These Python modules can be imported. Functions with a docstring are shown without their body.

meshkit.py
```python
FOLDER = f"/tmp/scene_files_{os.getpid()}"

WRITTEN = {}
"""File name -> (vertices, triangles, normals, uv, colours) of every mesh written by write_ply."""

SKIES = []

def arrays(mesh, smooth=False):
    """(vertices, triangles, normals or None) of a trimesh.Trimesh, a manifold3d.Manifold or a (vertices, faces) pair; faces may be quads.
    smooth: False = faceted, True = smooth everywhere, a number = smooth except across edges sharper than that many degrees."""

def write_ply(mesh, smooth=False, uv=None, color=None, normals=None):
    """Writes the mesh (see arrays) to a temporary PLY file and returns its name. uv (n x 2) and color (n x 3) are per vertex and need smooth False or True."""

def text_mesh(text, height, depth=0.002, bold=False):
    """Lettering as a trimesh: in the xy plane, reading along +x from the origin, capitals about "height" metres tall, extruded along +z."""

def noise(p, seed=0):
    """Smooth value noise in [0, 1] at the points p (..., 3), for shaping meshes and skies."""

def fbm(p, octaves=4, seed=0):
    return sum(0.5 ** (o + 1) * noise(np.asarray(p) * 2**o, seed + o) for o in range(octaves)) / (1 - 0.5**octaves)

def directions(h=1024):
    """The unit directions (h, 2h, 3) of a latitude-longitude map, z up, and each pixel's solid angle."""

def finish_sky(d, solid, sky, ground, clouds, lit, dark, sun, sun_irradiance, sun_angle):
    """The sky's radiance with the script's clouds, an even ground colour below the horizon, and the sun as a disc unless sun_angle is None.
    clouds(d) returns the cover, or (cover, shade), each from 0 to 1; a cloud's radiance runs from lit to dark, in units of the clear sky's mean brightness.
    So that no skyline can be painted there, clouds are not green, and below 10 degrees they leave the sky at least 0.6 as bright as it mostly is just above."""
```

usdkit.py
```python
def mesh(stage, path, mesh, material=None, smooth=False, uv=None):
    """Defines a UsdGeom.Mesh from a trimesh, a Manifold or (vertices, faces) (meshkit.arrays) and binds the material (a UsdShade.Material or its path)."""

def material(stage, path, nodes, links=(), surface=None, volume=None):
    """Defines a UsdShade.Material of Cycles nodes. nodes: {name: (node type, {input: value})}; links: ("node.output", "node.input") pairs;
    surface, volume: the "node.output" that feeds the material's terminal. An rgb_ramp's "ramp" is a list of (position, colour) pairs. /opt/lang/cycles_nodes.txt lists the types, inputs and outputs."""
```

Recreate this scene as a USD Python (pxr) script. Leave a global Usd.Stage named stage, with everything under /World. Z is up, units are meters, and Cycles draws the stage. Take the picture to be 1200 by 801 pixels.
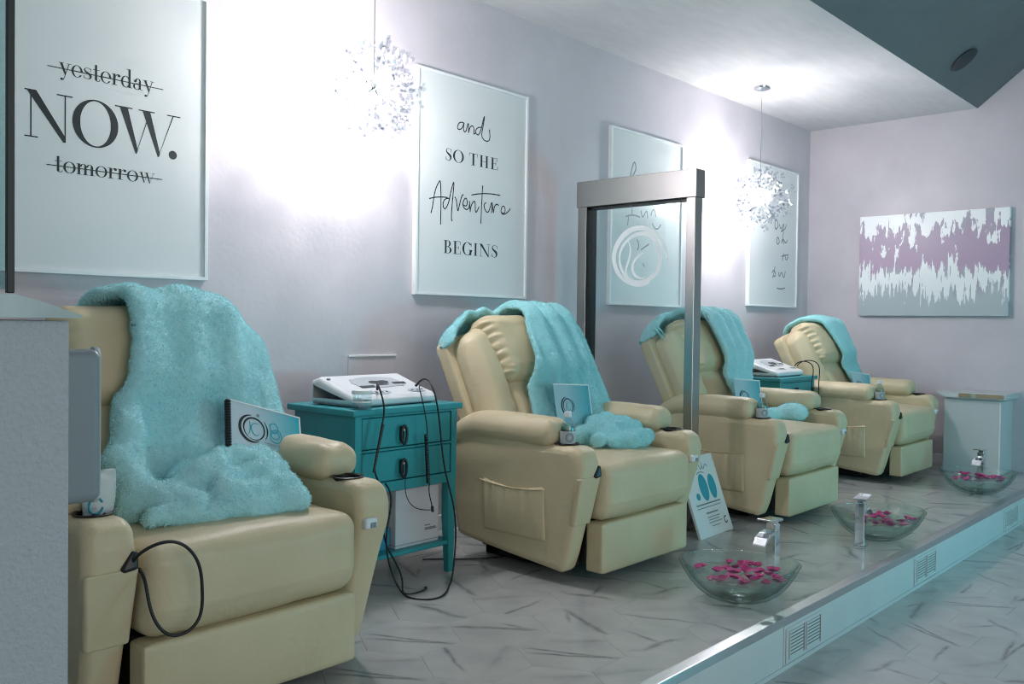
import math, random
import numpy as np, trimesh, manifold3d, shapely, usdkit, meshkit
from shapely.geometry import Polygon, LineString, Point, box as sbox
from shapely.ops import unary_union
from shapely import affinity
from scipy.interpolate import splprep, splev, interp1d
from pxr import Usd, UsdGeom, UsdLux, UsdShade, Gf, Sdf, Vt

PI = math.pi
stage = Usd.Stage.CreateInMemory()
UsdGeom.SetStageUpAxis(stage, UsdGeom.Tokens.z)
UsdGeom.SetStageMetersPerUnit(stage, 1.0)
UsdGeom.Xform.Define(stage, '/World')
UsdGeom.Scope.Define(stage, '/World/Looks')

# ------------------------------------------------------------------ camera, light, exposure
CAM_Z = 1.05                                   # above the platform floor (z = 0)
FPX, YAW, PITCH, ROLL = 1060.0, 0.7337, -0.02011, 0.01282
f_ = np.array([math.cos(YAW) * math.cos(PITCH), math.sin(YAW) * math.cos(PITCH), math.sin(PITCH)])
r_ = np.array([math.sin(YAW), -math.cos(YAW), 0.0])
u_ = np.cross(r_, f_)
R_ = r_ * math.cos(ROLL) + u_ * math.sin(ROLL)
U_ = -r_ * math.sin(ROLL) + u_ * math.cos(ROLL)
cam = UsdGeom.Camera.Define(stage, '/World/camera')
cam.CreateHorizontalApertureAttr(36.0)
cam.CreateFocalLengthAttr(36.0 * FPX / 1200)
cam.CreateClippingRangeAttr(Gf.Vec2f(0.05, 200))
cam.AddTransformOp().Set(Gf.Matrix4d(*R_, 0, *U_, 0, *(-f_), 0, 0, 0, CAM_Z, 1))
cam.CreateExposureAttr(0.20)

LAMP_STRENGTH = 1180.0                          # pendant bulbs
DOME = (0.50, 0.585, 0.62)
DOME_STRENGTH = 0.15
dome = UsdLux.DomeLight.Define(stage, '/World/room_daylight')
dome.CreateColorAttr(Gf.Vec3f(*DOME)); dome.CreateIntensityAttr(DOME_STRENGTH)
def rect_light(name, pos, target, w, h, color, inten):
    l = UsdLux.RectLight.Define(stage, '/World/' + name)
    l.CreateWidthAttr(w); l.CreateHeightAttr(h); l.CreateColorAttr(Gf.Vec3f(*color)); l.CreateIntensityAttr(inten)
    p, t = np.array(pos, float), np.array(target, float)
    z = p - t; z /= np.linalg.norm(z); x = np.cross([0, 0, 1.0], z); x /= np.linalg.norm(x); y = np.cross(z, x)
    l.AddTransformOp().Set(Gf.Matrix4d(*x, 0, *y, 0, *z, 0, *p, 1))
# shop-front windows behind the camera, and the teal-lit frontage at the right
rect_light('shop_window', (1.0, -3.6, 1.7), (2.8, 2.6, 0.8), 3.2, 1.9, (1.0, 0.975, 0.94), 2.6)
rect_light('teal_window', (5.4, -1.7, 0.75), (4.9, 0.9, -0.19), 1.2, 0.7, (0.05, 0.72, 0.88), 16.0)

# ------------------------------------------------------------------ stage helpers
taken = {}
def numbered(parent, name):
    k = (parent, name); n = taken.get(k, 0); taken[k] = n + 1
    return name if n == 0 else '%s_%03d' % (name, n)
def path_of(parent):
    return '/World' if parent is None else str(parent.GetPath() if hasattr(parent, 'GetPath') else parent)
def tag(prim, label=None, cat=None, group=None, kind=None):
    p = prim.GetPrim() if hasattr(prim, 'GetPrim') else prim
    for k, v in (('label', label), ('category', cat), ('group', group), ('kind', kind)):
        if v: p.SetCustomDataByKey(k, v)
    return prim
def obj(name, mesh, mat, parent=None, smooth=35, label=None, cat=None, group=None, kind=None, uv=None):
    pp = path_of(parent)
    m = usdkit.mesh(stage, pp + '/' + numbered(pp, name), mesh, mat, smooth=smooth, uv=uv)
    return tag(m, label, cat, group, kind)
def thing(name, label, cat, loc=(0, 0, 0), rotz=0, group=None, kind=None):
    x = UsdGeom.Xform.Define(stage, '/World/' + numbered('/World', name))
    x.AddTranslateOp().Set(Gf.Vec3d(*map(float, loc)))
    if rotz: x.AddRotateZOp().Set(float(rotz))
    return tag(x, label, cat, group, kind)
def dup(src, label, loc, rotz=0, cat=None, group=None):
    was = src.GetPrim().GetCustomData()
    base = src.GetPrim().GetName()
    x = thing(base, label, cat or was['category'], loc, rotz, group or was.get('group'))
    x.GetPrim().GetReferences().AddInternalReference(src.GetPrim().GetPath())
    x.GetPrim().SetInstanceable(True)
    return x

# ------------------------------------------------------------------ mesh helpers
def cat_(*ms):
    ms = [trimesh.Trimesh(*arr(m), process=False) for m in ms]
    return trimesh.util.concatenate(ms)
def arr(m):
    v, f, _ = meshkit.arrays(m); return v, f
def move(m, d):
    m = trimesh.Trimesh(*arr(m), process=False); m.apply_translation(d); return m
def rot(m, ang, axis, point=(0, 0, 0)):
    m = trimesh.Trimesh(*arr(m), process=False)
    m.apply_transform(trimesh.transformations.rotation_matrix(ang, axis, point)); return m
def bx(x0, x1, y0, y1, z0, z1, r=0.0, seg=2):
    c = np.array([(x0 + x1) / 2, (y0 + y1) / 2, (z0 + z1) / 2]); h = np.array([x1 - x0, y1 - y0, z1 - z0]) / 2
    r = min(r, h.min() * 0.98)
    if r <= 1e-5:
        return move(trimesh.creation.box(2 * h), c)
    if seg == 1:                                # chamfered box
        pts = [np.array([sx, sy, sz]) * (h - np.array([r if k != a else 0 for k in range(3)])) for sx in (-1, 1) for sy in (-1, 1) for sz in (-1, 1) for a in range(3)]
    else:
        s = trimesh.creation.icosphere(seg - 1, r).vertices
        pts = [s + np.array([sx, sy, sz]) * (h - r) for sx in (-1, 1) for sy in (-1, 1) for sz in (-1, 1)]
        pts = np.vstack(pts)
    return move(trimesh.convex.convex_hull(np.array(pts)), c)
def hull(pts):
    return trimesh.convex.convex_hull(np.asarray(pts, float))
def grid_box(n):
    """cube [-1,1]^3 surface grid, welded"""
    t = np.linspace(-1, 1, n + 1); V = []; F = []; o = 0
    a, b = np.meshgrid(t, t, indexing='ij'); one = np.ones_like(a)
    i, j = np.meshgrid(np.arange(n), np.arange(n), indexing='ij')
    q = np.stack([i * (n + 1) + j, (i + 1) * (n + 1) + j, (i + 1) * (n + 1) + j + 1, i * (n + 1) + j + 1], -1).reshape(-1, 4)
    for ax in range(3):
        for s in (-1, 1):
            p = [None] * 3; p[ax] = s * one; p[(ax + 1) % 3] = a; p[(ax + 2) % 3] = b
            V.append(np.stack(p, -1).reshape(-1, 3)); F.append((q if s > 0 else q[:, ::-1]) + o); o += (n + 1) ** 2
    V = np.vstack(V); F = np.vstack(F)
    key = np.round(V * n * 4).astype(int); _, ix, inv = np.unique(key, axis=0, return_index=True, return_inverse=True)
    F = inv.ravel()[F]; return V[ix], np.vstack([F[:, [0, 1, 2]], F[:, [0, 2, 3]]])
def cushion(x0, x1, y0, y1, z0, z1, r, puff=(0, 0, 0), n=18, wr=0.0, ws=9, seed=0):
    P, F = grid_box(n)
    c = np.array([x0 + x1, y0 + y1, z0 + z1]) / 2; h = np.array([x1 - x0, y1 - y0, z1 - z0]) / 2
    e = np.sign(P) * np.abs(P) ** 0.8
    w = e * h; r = min(r, h.min() * 0.99); q = np.clip(w, -(h - r), h - r); d = w - q
    L = np.linalg.norm(d, axis=1, keepdims=True); M = np.abs(d).max(1, keepdims=True)
    v = q + np.where(L > 1e-9, d / np.maximum(L, 1e-9) * np.maximum(M, 0), 0)
    v = np.where(L > 1e-9, q + d / np.maximum(L, 1e-9) * np.minimum(r, M), w)
    u = v / h
    for a in range(3):
        if puff[a]:
            b, g = (a + 1) % 3, (a + 2) % 3
            v[:, a] += np.sign(u[:, a]) * np.abs(u[:, a]) * puff[a] * np.clip(1 - u[:, b] ** 2, 0, 1) * np.clip(1 - u[:, g] ** 2, 0, 1)
    m = trimesh.Trimesh(v, F, process=False)
    if wr:
        m.vertices = m.vertices + m.vertex_normals * ((meshkit.fbm(v * ws + 17 + seed, 3, seed) - 0.5) * 2 * wr)[:, None]
    return move(m, c)
def resample(pts, n, closed=True, s=0.0):
    p = np.asarray(pts, float)
    if closed: p = np.vstack([p, p[:1]])
    tck, _ = splprep(p.T, s=s, per=closed, k=min(3, len(p) - 1))
    return np.array(splev(np.linspace(0, 1, n, endpoint=not closed), tck)).T
def spline(pts, n=40):
    return resample(pts, n, closed=False)
def round_poly(pts, r, n=160):
    P = Polygon(pts).buffer(-r, join_style=1).buffer(2 * r, join_style=1, quad_segs=12).buffer(-r, join_style=1, quad_segs=12)
    ring = P.exterior; return np.array([ring.interpolate(t, normalized=True).coords[0] for t in np.linspace(0, 1, n, endpoint=False)])
def loft_profile(prof, xs, insets, axis='x', mod=None):
    """closed 2-D profile (y,z) swept along x with per-section insets; capped"""
    prof = np.asarray(prof); n = len(prof)
    if Polygon(prof).exterior.is_ccw is False: prof = prof[::-1]
    t = np.roll(prof, -1, 0) - np.roll(prof, 1, 0); t /= np.linalg.norm(t, axis=1, keepdims=True)
    nm = np.stack([t[:, 1], -t[:, 0]], 1)
    V = [np.column_stack([np.full(n, x), prof - nm * i]) for x, i in zip(xs, insets)]
    F = []
    for k in range(len(xs) - 1):
        a = np.arange(n); b = (a + 1) % n
        F += [np.stack([k * n + a, k * n + b, (k + 1) * n + b], 1), np.stack([k * n + a, (k + 1) * n + b, (k + 1) * n + a], 1)]
    V = np.vstack(V)
    def capf(base):
        pv = V[base:base + n, 1:]
        vv, ff = trimesh.creation.triangulate_polygon(Polygon(pv), engine='earcut')
        from scipy.spatial import cKDTree
        ix = cKDTree(pv).query(vv)[1]; return ix[ff] + base
    c0, c1 = capf(0), capf((len(xs) - 1) * n)
    F = np.vstack(F + [c0[:, ::-1], c1])
    m = trimesh.Trimesh(V, F, process=False)
    if mod: m.vertices = mod(m.vertices.copy())
    trimesh.repair.fix_normals(m)
    return m
def bevel_sections(x0, x1, r, k=5):
    a = np.linspace(0, PI / 2, k)
    xs = list(x0 + r - r * np.cos(a)); ins = list(r - r * np.sin(a))
    xs2 = list(x1 - r + r * np.cos(a[::-1])); ins2 = list(r - r * np.sin(a[::-1]))
    return xs + xs2, ins + ins2
def lathe(prof, seg=40):
    return trimesh.creation.revolve(np.asarray(prof, float), sections=seg)
def tube(pts, rad, n=None, sides=8, closed=False):
    p = np.asarray(pts, float)
    if n: p = spline(p, n) if not closed else resample(p, n)
    N = len(p)
    t = np.gradient(p, axis=0) if not closed else np.roll(p, -1, 0) - np.roll(p, 1, 0)
    t /= np.linalg.norm(t, axis=1, keepdims=True) + 1e-12
    a = np.cross(t[0], [0, 0, 1.0] if abs(t[0][2]) < .9 else [1.0, 0, 0]); a /= np.linalg.norm(a); A = []
    for k in range(N):
        a = a - t[k] * (a @ t[k]); a /= np.linalg.norm(a); A.append(a)
    A = np.array(A); B = np.cross(t, A); ang = np.arange(sides) * 2 * PI / sides
    rad = np.broadcast_to(rad, (N,))
    V = p[:, None] + rad[:, None, None] * (np.cos(ang)[None, :, None] * A[:, None] + np.sin(ang)[None, :, None] * B[:, None])
    i, j = np.meshgrid(np.arange(N if closed else N - 1), np.arange(sides), indexing='ij'); i2 = (i + 1) % N; j2 = (j + 1) % sides
    q = np.stack([i * sides + j, i * sides + j2, i2 * sides + j2, i2 * sides + j], -1).reshape(-1, 4)
    F = [q[:, [0, 1, 2]], q[:, [0, 2, 3]]]; V = V.reshape(-1, 3)
    if not closed:
        V = np.vstack([V, p[:1], p[-1:]]); e = (N - 1) * sides; j = np.arange(sides); j2 = (j + 1) % sides
        F += [np.stack([np.full(sides, N * sides), j2, j], 1), np.stack([np.full(sides, N * sides + 1), e + j, e + j2], 1)]
    return trimesh.Trimesh(V, np.vstack(F), process=False)
def cyl(p0, p1, r, sides=16):
    return tube([p0, p1], r, sides=sides)
def extrude(poly, depth):
    gs = [g for g in getattr(poly, 'geoms', [poly]) if g.geom_type == 'Polygon' and g.area > 1e-9]
    return trimesh.util.concatenate([trimesh.creation.extrude_polygon(g, depth, engine='earcut') for g in gs])
def upright(m, x0, y, z0, sx=1.0):
    """xy lettering -> on a wall facing -Y: x to +X, y to z, thickness towards -Y"""
    v, f = arr(m); w = np.column_stack([x0 + v[:, 0] * sx, y - v[:, 2], z0 + v[:, 1]])
    return trimesh.Trimesh(w, f, process=False)
def surface_nets(S, org, h):
    """isosurface S=0 (inside negative) as quads->triangles"""
    neg = S < 0; nx, ny, nz = S.shape
    acc = np.zeros((nx - 1, ny - 1, nz - 1, 3)); cnt = np.zeros((nx - 1, ny - 1, nz - 1))
    def sl(a, d):
        return slice(d, a - 1 + d)
    for ax in range(3):
        for d1 in (0, 1):
            for d2 in (0, 1):
                o = [0, 0, 0]; o[(ax + 1) % 3] = d1; o[(ax + 2) % 3] = d2
                o2 = list(o); o2[ax] = 1
                a = S[sl(nx, o[0]), sl(ny, o[1]), sl(nz, o[2])]; b = S[sl(nx, o2[0]), sl(ny, o2[1]), sl(nz, o2[2])]
                x = (a < 0) != (b < 0); t = np.where(x, a / np.where(x, a - b, 1), 0)
                for k in range(3):
                    acc[..., k] += np.where(x, t if k == ax else o[k], 0)
                cnt += x
    act = cnt > 0; idx = -np.ones(act.shape, int); idx[act] = np.arange(act.sum())
    I = np.argwhere(act); V = (I + acc[act] / cnt[act][:, None]) * h + org; Q = []
    for ax in range(3):
        a = S[tuple(slice(0, -1) if k == ax else slice(1, -1) for k in range(3))] < 0
        b = S[tuple(slice(1, None) if k == ax else slice(1, -1) for k in range(3))] < 0
        for flip in (False, True):
            e = np.argwhere((a & ~b) if not flip else (~a & b))
            if not len(e): continue
            e[:, (ax + 1) % 3] += 1; e[:, (ax + 2) % 3] += 1
            c = []
            for d1, d2 in ((0, 0), (1, 0), (1, 1), (0, 1)):
                g = e.copy(); g[:, (ax + 1) % 3] -= d1; g[:, (ax + 2) % 3] -= d2; c.append(idx[g[:, 0], g[:, 1], g[:, 2]])
            q = np.stack(c, 1); Q.append(q if not flip else q[:, ::-1])
    Q = np.vstack(Q); return trimesh.Trimesh(V, np.vstack([Q[:, [0, 1, 2]], Q[:, [0, 2, 3]]]), process=False)

# ------------------------------------------------------------------ materials
def mat(name, nodes, links, surface, volume=None):
    return usdkit.material(stage, '/World/Looks/' + name, nodes, links, surface=surface, volume=volume)
def simple(name, color, rough=0.5, metal=0.0, spec=0.5, bump=0.0, bscale=60, var=0.0, vscale=5, sheen=0.0, coat=0.0, stretch=(1, 1, 1), bdist=0.01, sheen_tint=(1, 1, 1), detail=4, bdetail=4):
    N = {'p': ('principled_bsdf', {'base_color': color, 'roughness': rough, 'metallic': metal, 'specular_ior_level': spec, 'sheen_weight': sheen, 'sheen_roughness': 0.6, 'sheen_tint': sheen_tint, 'coat_weight': coat, 'coat_roughness': 0.08}),
         'g': ('texture_coordinate', {}), 'm': ('mapping', {'scale': stretch})}
    L = [('g.object', 'm.vector')]
    if var:
        lo = tuple(max(0, c * (1 - var)) for c in color); hi = tuple(min(1, c * (1 + var)) for c in color)
        N['vn'] = ('noise_texture', {'scale': vscale, 'detail': detail, 'roughness': 0.6}); N['vr'] = ('rgb_ramp', {'ramp': [(0.3, lo), (0.7, hi)]})
        L += [('m.vector', 'vn.vector'), ('vn.fac', 'vr.fac'), ('vr.color', 'p.base_color')]
    if bump:
        N['bn'] = ('noise_texture', {'scale': bscale, 'detail': bdetail}); N['b'] = ('bump', {'strength': bump, 'distance': bdist})
        L += [('m.vector', 'bn.vector'), ('bn.fac', 'b.height'), ('b.normal', 'p.normal')]
    return mat(name, N, L, 'p.BSDF')
M = {}
M['wall'] = simple('lavender_wall_paint', (0.57, 0.525, 0.56), 0.42, spec=0.4, bump=0.10, bscale=45, var=0.06, vscale=2.5, bdist=0.01)
M['ceiling'] = simple('rolled_ceiling_paint', (0.57, 0.56, 0.57), 0.7, bump=0.2, bscale=25, var=0.05, vscale=4, stretch=(1, 4, 1))
M['soffit'] = simple('dark_grey_paint', (0.17, 0.19, 0.20), 0.8, var=0.08, vscale=2)
M['panel'] = simple('white_riser_board', (0.54, 0.57, 0.58), 0.35, var=0.03)
M['nosing'] = simple('brushed_aluminium', (0.62, 0.63, 0.65), 0.26, metal=1.0, bump=0.05, bscale=30, stretch=(1, 40, 40))
M['grout'] = simple('pale_grout', (0.43, 0.435, 0.425), 0.8)
M['leather'] = simple('cream_leather', (0.615, 0.515, 0.345), 0.46, spec=0.45, bump=0.12, bscale=150, var=0.06, vscale=5, bdist=0.004)
M['leather'] = mat('cream_leather_creased', {'g': ('texture_coordinate', {}), 'n1': ('noise_texture', {'scale': 170, 'detail': 3}), 'n2': ('noise_texture', {'scale': 16, 'detail': 3, 'roughness': 0.6, 'distortion': 0.8}), 'v': ('noise_texture', {'scale': 4, 'detail': 3}),
    'r': ('rgb_ramp', {'ramp': [(0.3, (0.580, 0.480, 0.308)), (0.7, (0.640, 0.540, 0.358))]}), 'b1': ('bump', {'strength': 0.12, 'distance': 0.004}), 'b2': ('bump', {'strength': 0.22, 'distance': 0.012}), 'p': ('principled_bsdf', {'roughness': 0.45, 'specular_ior_level': 0.45})},
    [('g.object', 'n1.vector'), ('g.object', 'n2.vector'), ('g.object', 'v.vector'), ('v.fac', 'r.fac'), ('r.color', 'p.base_color'), ('n2.fac', 'b2.height'), ('b2.normal', 'b1.normal'), ('n1.fac', 'b1.height'), ('b1.normal', 'p.normal')], 'p.BSDF')
M['black'] = simple('black_plastic', (0.012, 0.012, 0.013), 0.4)
M['cord'] = simple('black_rubber', (0.008, 0.009, 0.012), 0.5)
M['white'] = simple('white_plastic', (0.72, 0.74, 0.76), 0.3)
M['greyp'] = simple('grey_printed_plastic', (0.22, 0.25, 0.28), 0.35)
M['darkgrey'] = simple('charcoal_plastic', (0.045, 0.052, 0.060), 0.7)
M['midgrey'] = simple('pale_grey_plastic', (0.45, 0.49, 0.52), 0.35)
M['teal'] = simple('teal_paint', (0.024, 0.27, 0.30), 0.42, var=0.10, vscale=6, bump=0.06, bscale=40, stretch=(1, 1, .3))
M['tealdark'] = simple('teal_shadow_groove', (0.012, 0.10, 0.115), 0.6)
M['chrome'] = simple('polished_chrome', (0.80, 0.82, 0.84), 0.06, metal=1.0)
M['steel'] = simple('brushed_steel', (0.43, 0.42, 0.405), 0.27, metal=1.0, bump=0.06, bscale=20, stretch=(30, 1, 60))
M['ink'] = simple('black_print_ink', (0.008, 0.013, 0.016), 0.55)
M['paper'] = simple('white_print_paper', (0.70, 0.71, 0.71), 0.16, spec=0.5, coat=0.3)
M['frame'] = simple('white_frame_paint', (0.78, 0.79, 0.80), 0.35)
M['halfwall'] = simple('stippled_white_paint', (0.44, 0.47, 0.50), 0.75, bump=0.55, bscale=130, bdist=0.012, var=0.03, vscale=70)
M['cap'] = simple('teal_grey_stone_cap', (0.40, 0.50, 0.51), 0.3, var=0.15, vscale=14)
M['greypanel'] = simple('grey_shell_plastic', (0.23, 0.265, 0.285), 0.4)
M['petal'] = simple('magenta_petal', (0.44, 0.012, 0.16), 0.5, var=0.35, vscale=40, sheen=0.2)
M['whitecard'] = simple('white_carton', (0.56, 0.58, 0.62), 0.6)
M['bluebox'] = simple('blue_carton', (0.02, 0.22, 0.36), 0.5)
M['deepteal'] = simple('teal_print', (0.01, 0.30, 0.38), 0.4)
M['greyink'] = simple('grey_print_ink', (0.16, 0.19, 0.21), 0.6)
M['frost'] = simple('frosted_white_decal', (0.80, 0.84, 0.85), 0.5)
M['darkline'] = simple('dark_gasket', (0.006, 0.012, 0.014), 0.45)
M['silver'] = simple('satin_silver', (0.6, 0.6, 0.58), 0.25, metal=1.0)
M['labelgrey'] = simple('grey_label', (0.36, 0.43, 0.46), 0.5)
def fur(name, lo, hi, scale=1.0):
    N = {'g': ('texture_coordinate', {}), 'n1': ('noise_texture', {'scale': 75 * scale, 'detail': 5, 'roughness': 0.7}), 'n2': ('noise_texture', {'scale': 9, 'detail': 3}),
         'r': ('rgb_ramp', {'ramp': [(0.3, lo), (0.72, hi)]}), 'mx': ('math', {'math_type': 'multiply_add', 'value2': 0.45, 'value3': 0.28}), 'ad': ('math', {'math_type': 'add'}), 'h': ('math', {'math_type': 'multiply', 'value2': 0.5}),
         'b': ('bump', {'strength': 0.75, 'distance': 0.012}),
         'p': ('principled_bsdf', {'roughness': 0.9, 'specular_ior_level': 0.04, 'sheen_weight': 0.35, 'sheen_roughness': 0.45, 'sheen_tint': (0.75, 0.95, 0.97)})}
    L = [('g.object', 'n1.vector'), ('g.object', 'n2.vector'), ('n1.fac', 'b.height'), ('b.normal', 'p.normal'), ('n2.fac', 'h.value1'), ('h.value', 'ad.value1'),
         ('n1.fac', 'mx.value1'), ('mx.value', 'ad.value2'), ('ad.value', 'r.fac'), ('r.color', 'p.base_color')]
    return mat(name, N, L, 'p.BSDF')
M['fur'] = fur('aqua_plush', (0.12, 0.44, 0.48), (0.35, 0.72, 0.76))
M['fur2'] = fur('pale_aqua_plush', (0.18, 0.50, 0.54), (0.47, 0.80, 0.84))
# clear glass panes / crystals that let lamp light pass
def pane(name, tint, gloss=(1, 1, 1), ior=1.5, rough=0.02):
    f0 = ((ior - 1) / (ior + 1)) ** 2
    return mat(name, {'t': ('transparent_bsdf', {'color': tint}), 'g': ('glossy_bsdf', {'color': gloss, 'roughness': rough}), 'f': ('layer_weight', {'blend': 0.5}),
                      'pw': ('math', {'math_type': 'power', 'value2': 4.0}), 'ma': ('math', {'math_type': 'multiply_add', 'value2': 0.75, 'value3': f0, 'use_clamp': True}), 'm': ('mix_closure', {})},
               [('f.facing', 'pw.value1'), ('pw.value', 'ma.value1'), ('ma.value', 'm.fac'), ('t.BSDF', 'm.closure1'), ('g.BSDF', 'm.closure2')], 'm.closure')
M['pane'] = pane('clear_pane', (0.93, 0.97, 0.97))
M['paneteal'] = pane('teal_edged_pane', (0.72, 0.90, 0.90))
M['crystal'] = pane('cut_crystal', (0.86, 0.88, 0.90), ior=1.7)
M['bottle'] = pane('clear_bottle_plastic', (0.90, 0.95, 0.96), ior=1.45)
M['bowl'] = mat('green_tinted_bowl_glass', {'f': ('layer_weight', {'blend': 0.5}), 'r': ('rgb_ramp', {'ramp': [(0.0, (0.93, 0.965, 0.955)), (0.55, (0.88, 0.93, 0.92)), (0.85, (0.60, 0.68, 0.67)), (1.0, (0.16, 0.24, 0.23))]}),
    't': ('transparent_bsdf', {}), 'g': ('glossy_bsdf', {'color': (0.9, 0.95, 0.94), 'roughness': 0.03}), 'pw': ('math', {'math_type': 'power', 'value2': 4.0}), 'ma': ('math', {'math_type': 'multiply_add', 'value2': 0.5, 'value3': 0.05, 'use_clamp': True}), 'm': ('mix_closure', {})},
    [('f.facing', 'r.fac'), ('r.color', 't.color'), ('f.facing', 'pw.value1'), ('pw.value', 'ma.value1'), ('ma.value', 'm.fac'), ('t.BSDF', 'm.closure1'), ('g.BSDF', 'm.closure2')], 'm.closure')
M['film'] = mat('translucent_film', {'t': ('transparent_bsdf', {'color': (0.92, 0.96, 0.97)}), 'd': ('principled_bsdf', {'base_color': (0.80, 0.84, 0.86), 'roughness': 0.25}), 'm': ('mix_closure', {'fac': 0.55})}, [('t.BSDF', 'm.closure1'), ('d.BSDF', 'm.closure2')], 'm.closure')
M['water'] = pane('still_water', (0.90, 0.96, 0.95), ior=1.33)
M['bulb'] = mat('lit_bulb', {'e': ('emission', {'color': (1.0, 0.97, 0.985), 'strength': LAMP_STRENGTH})}, [], 'e.emission')
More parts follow.
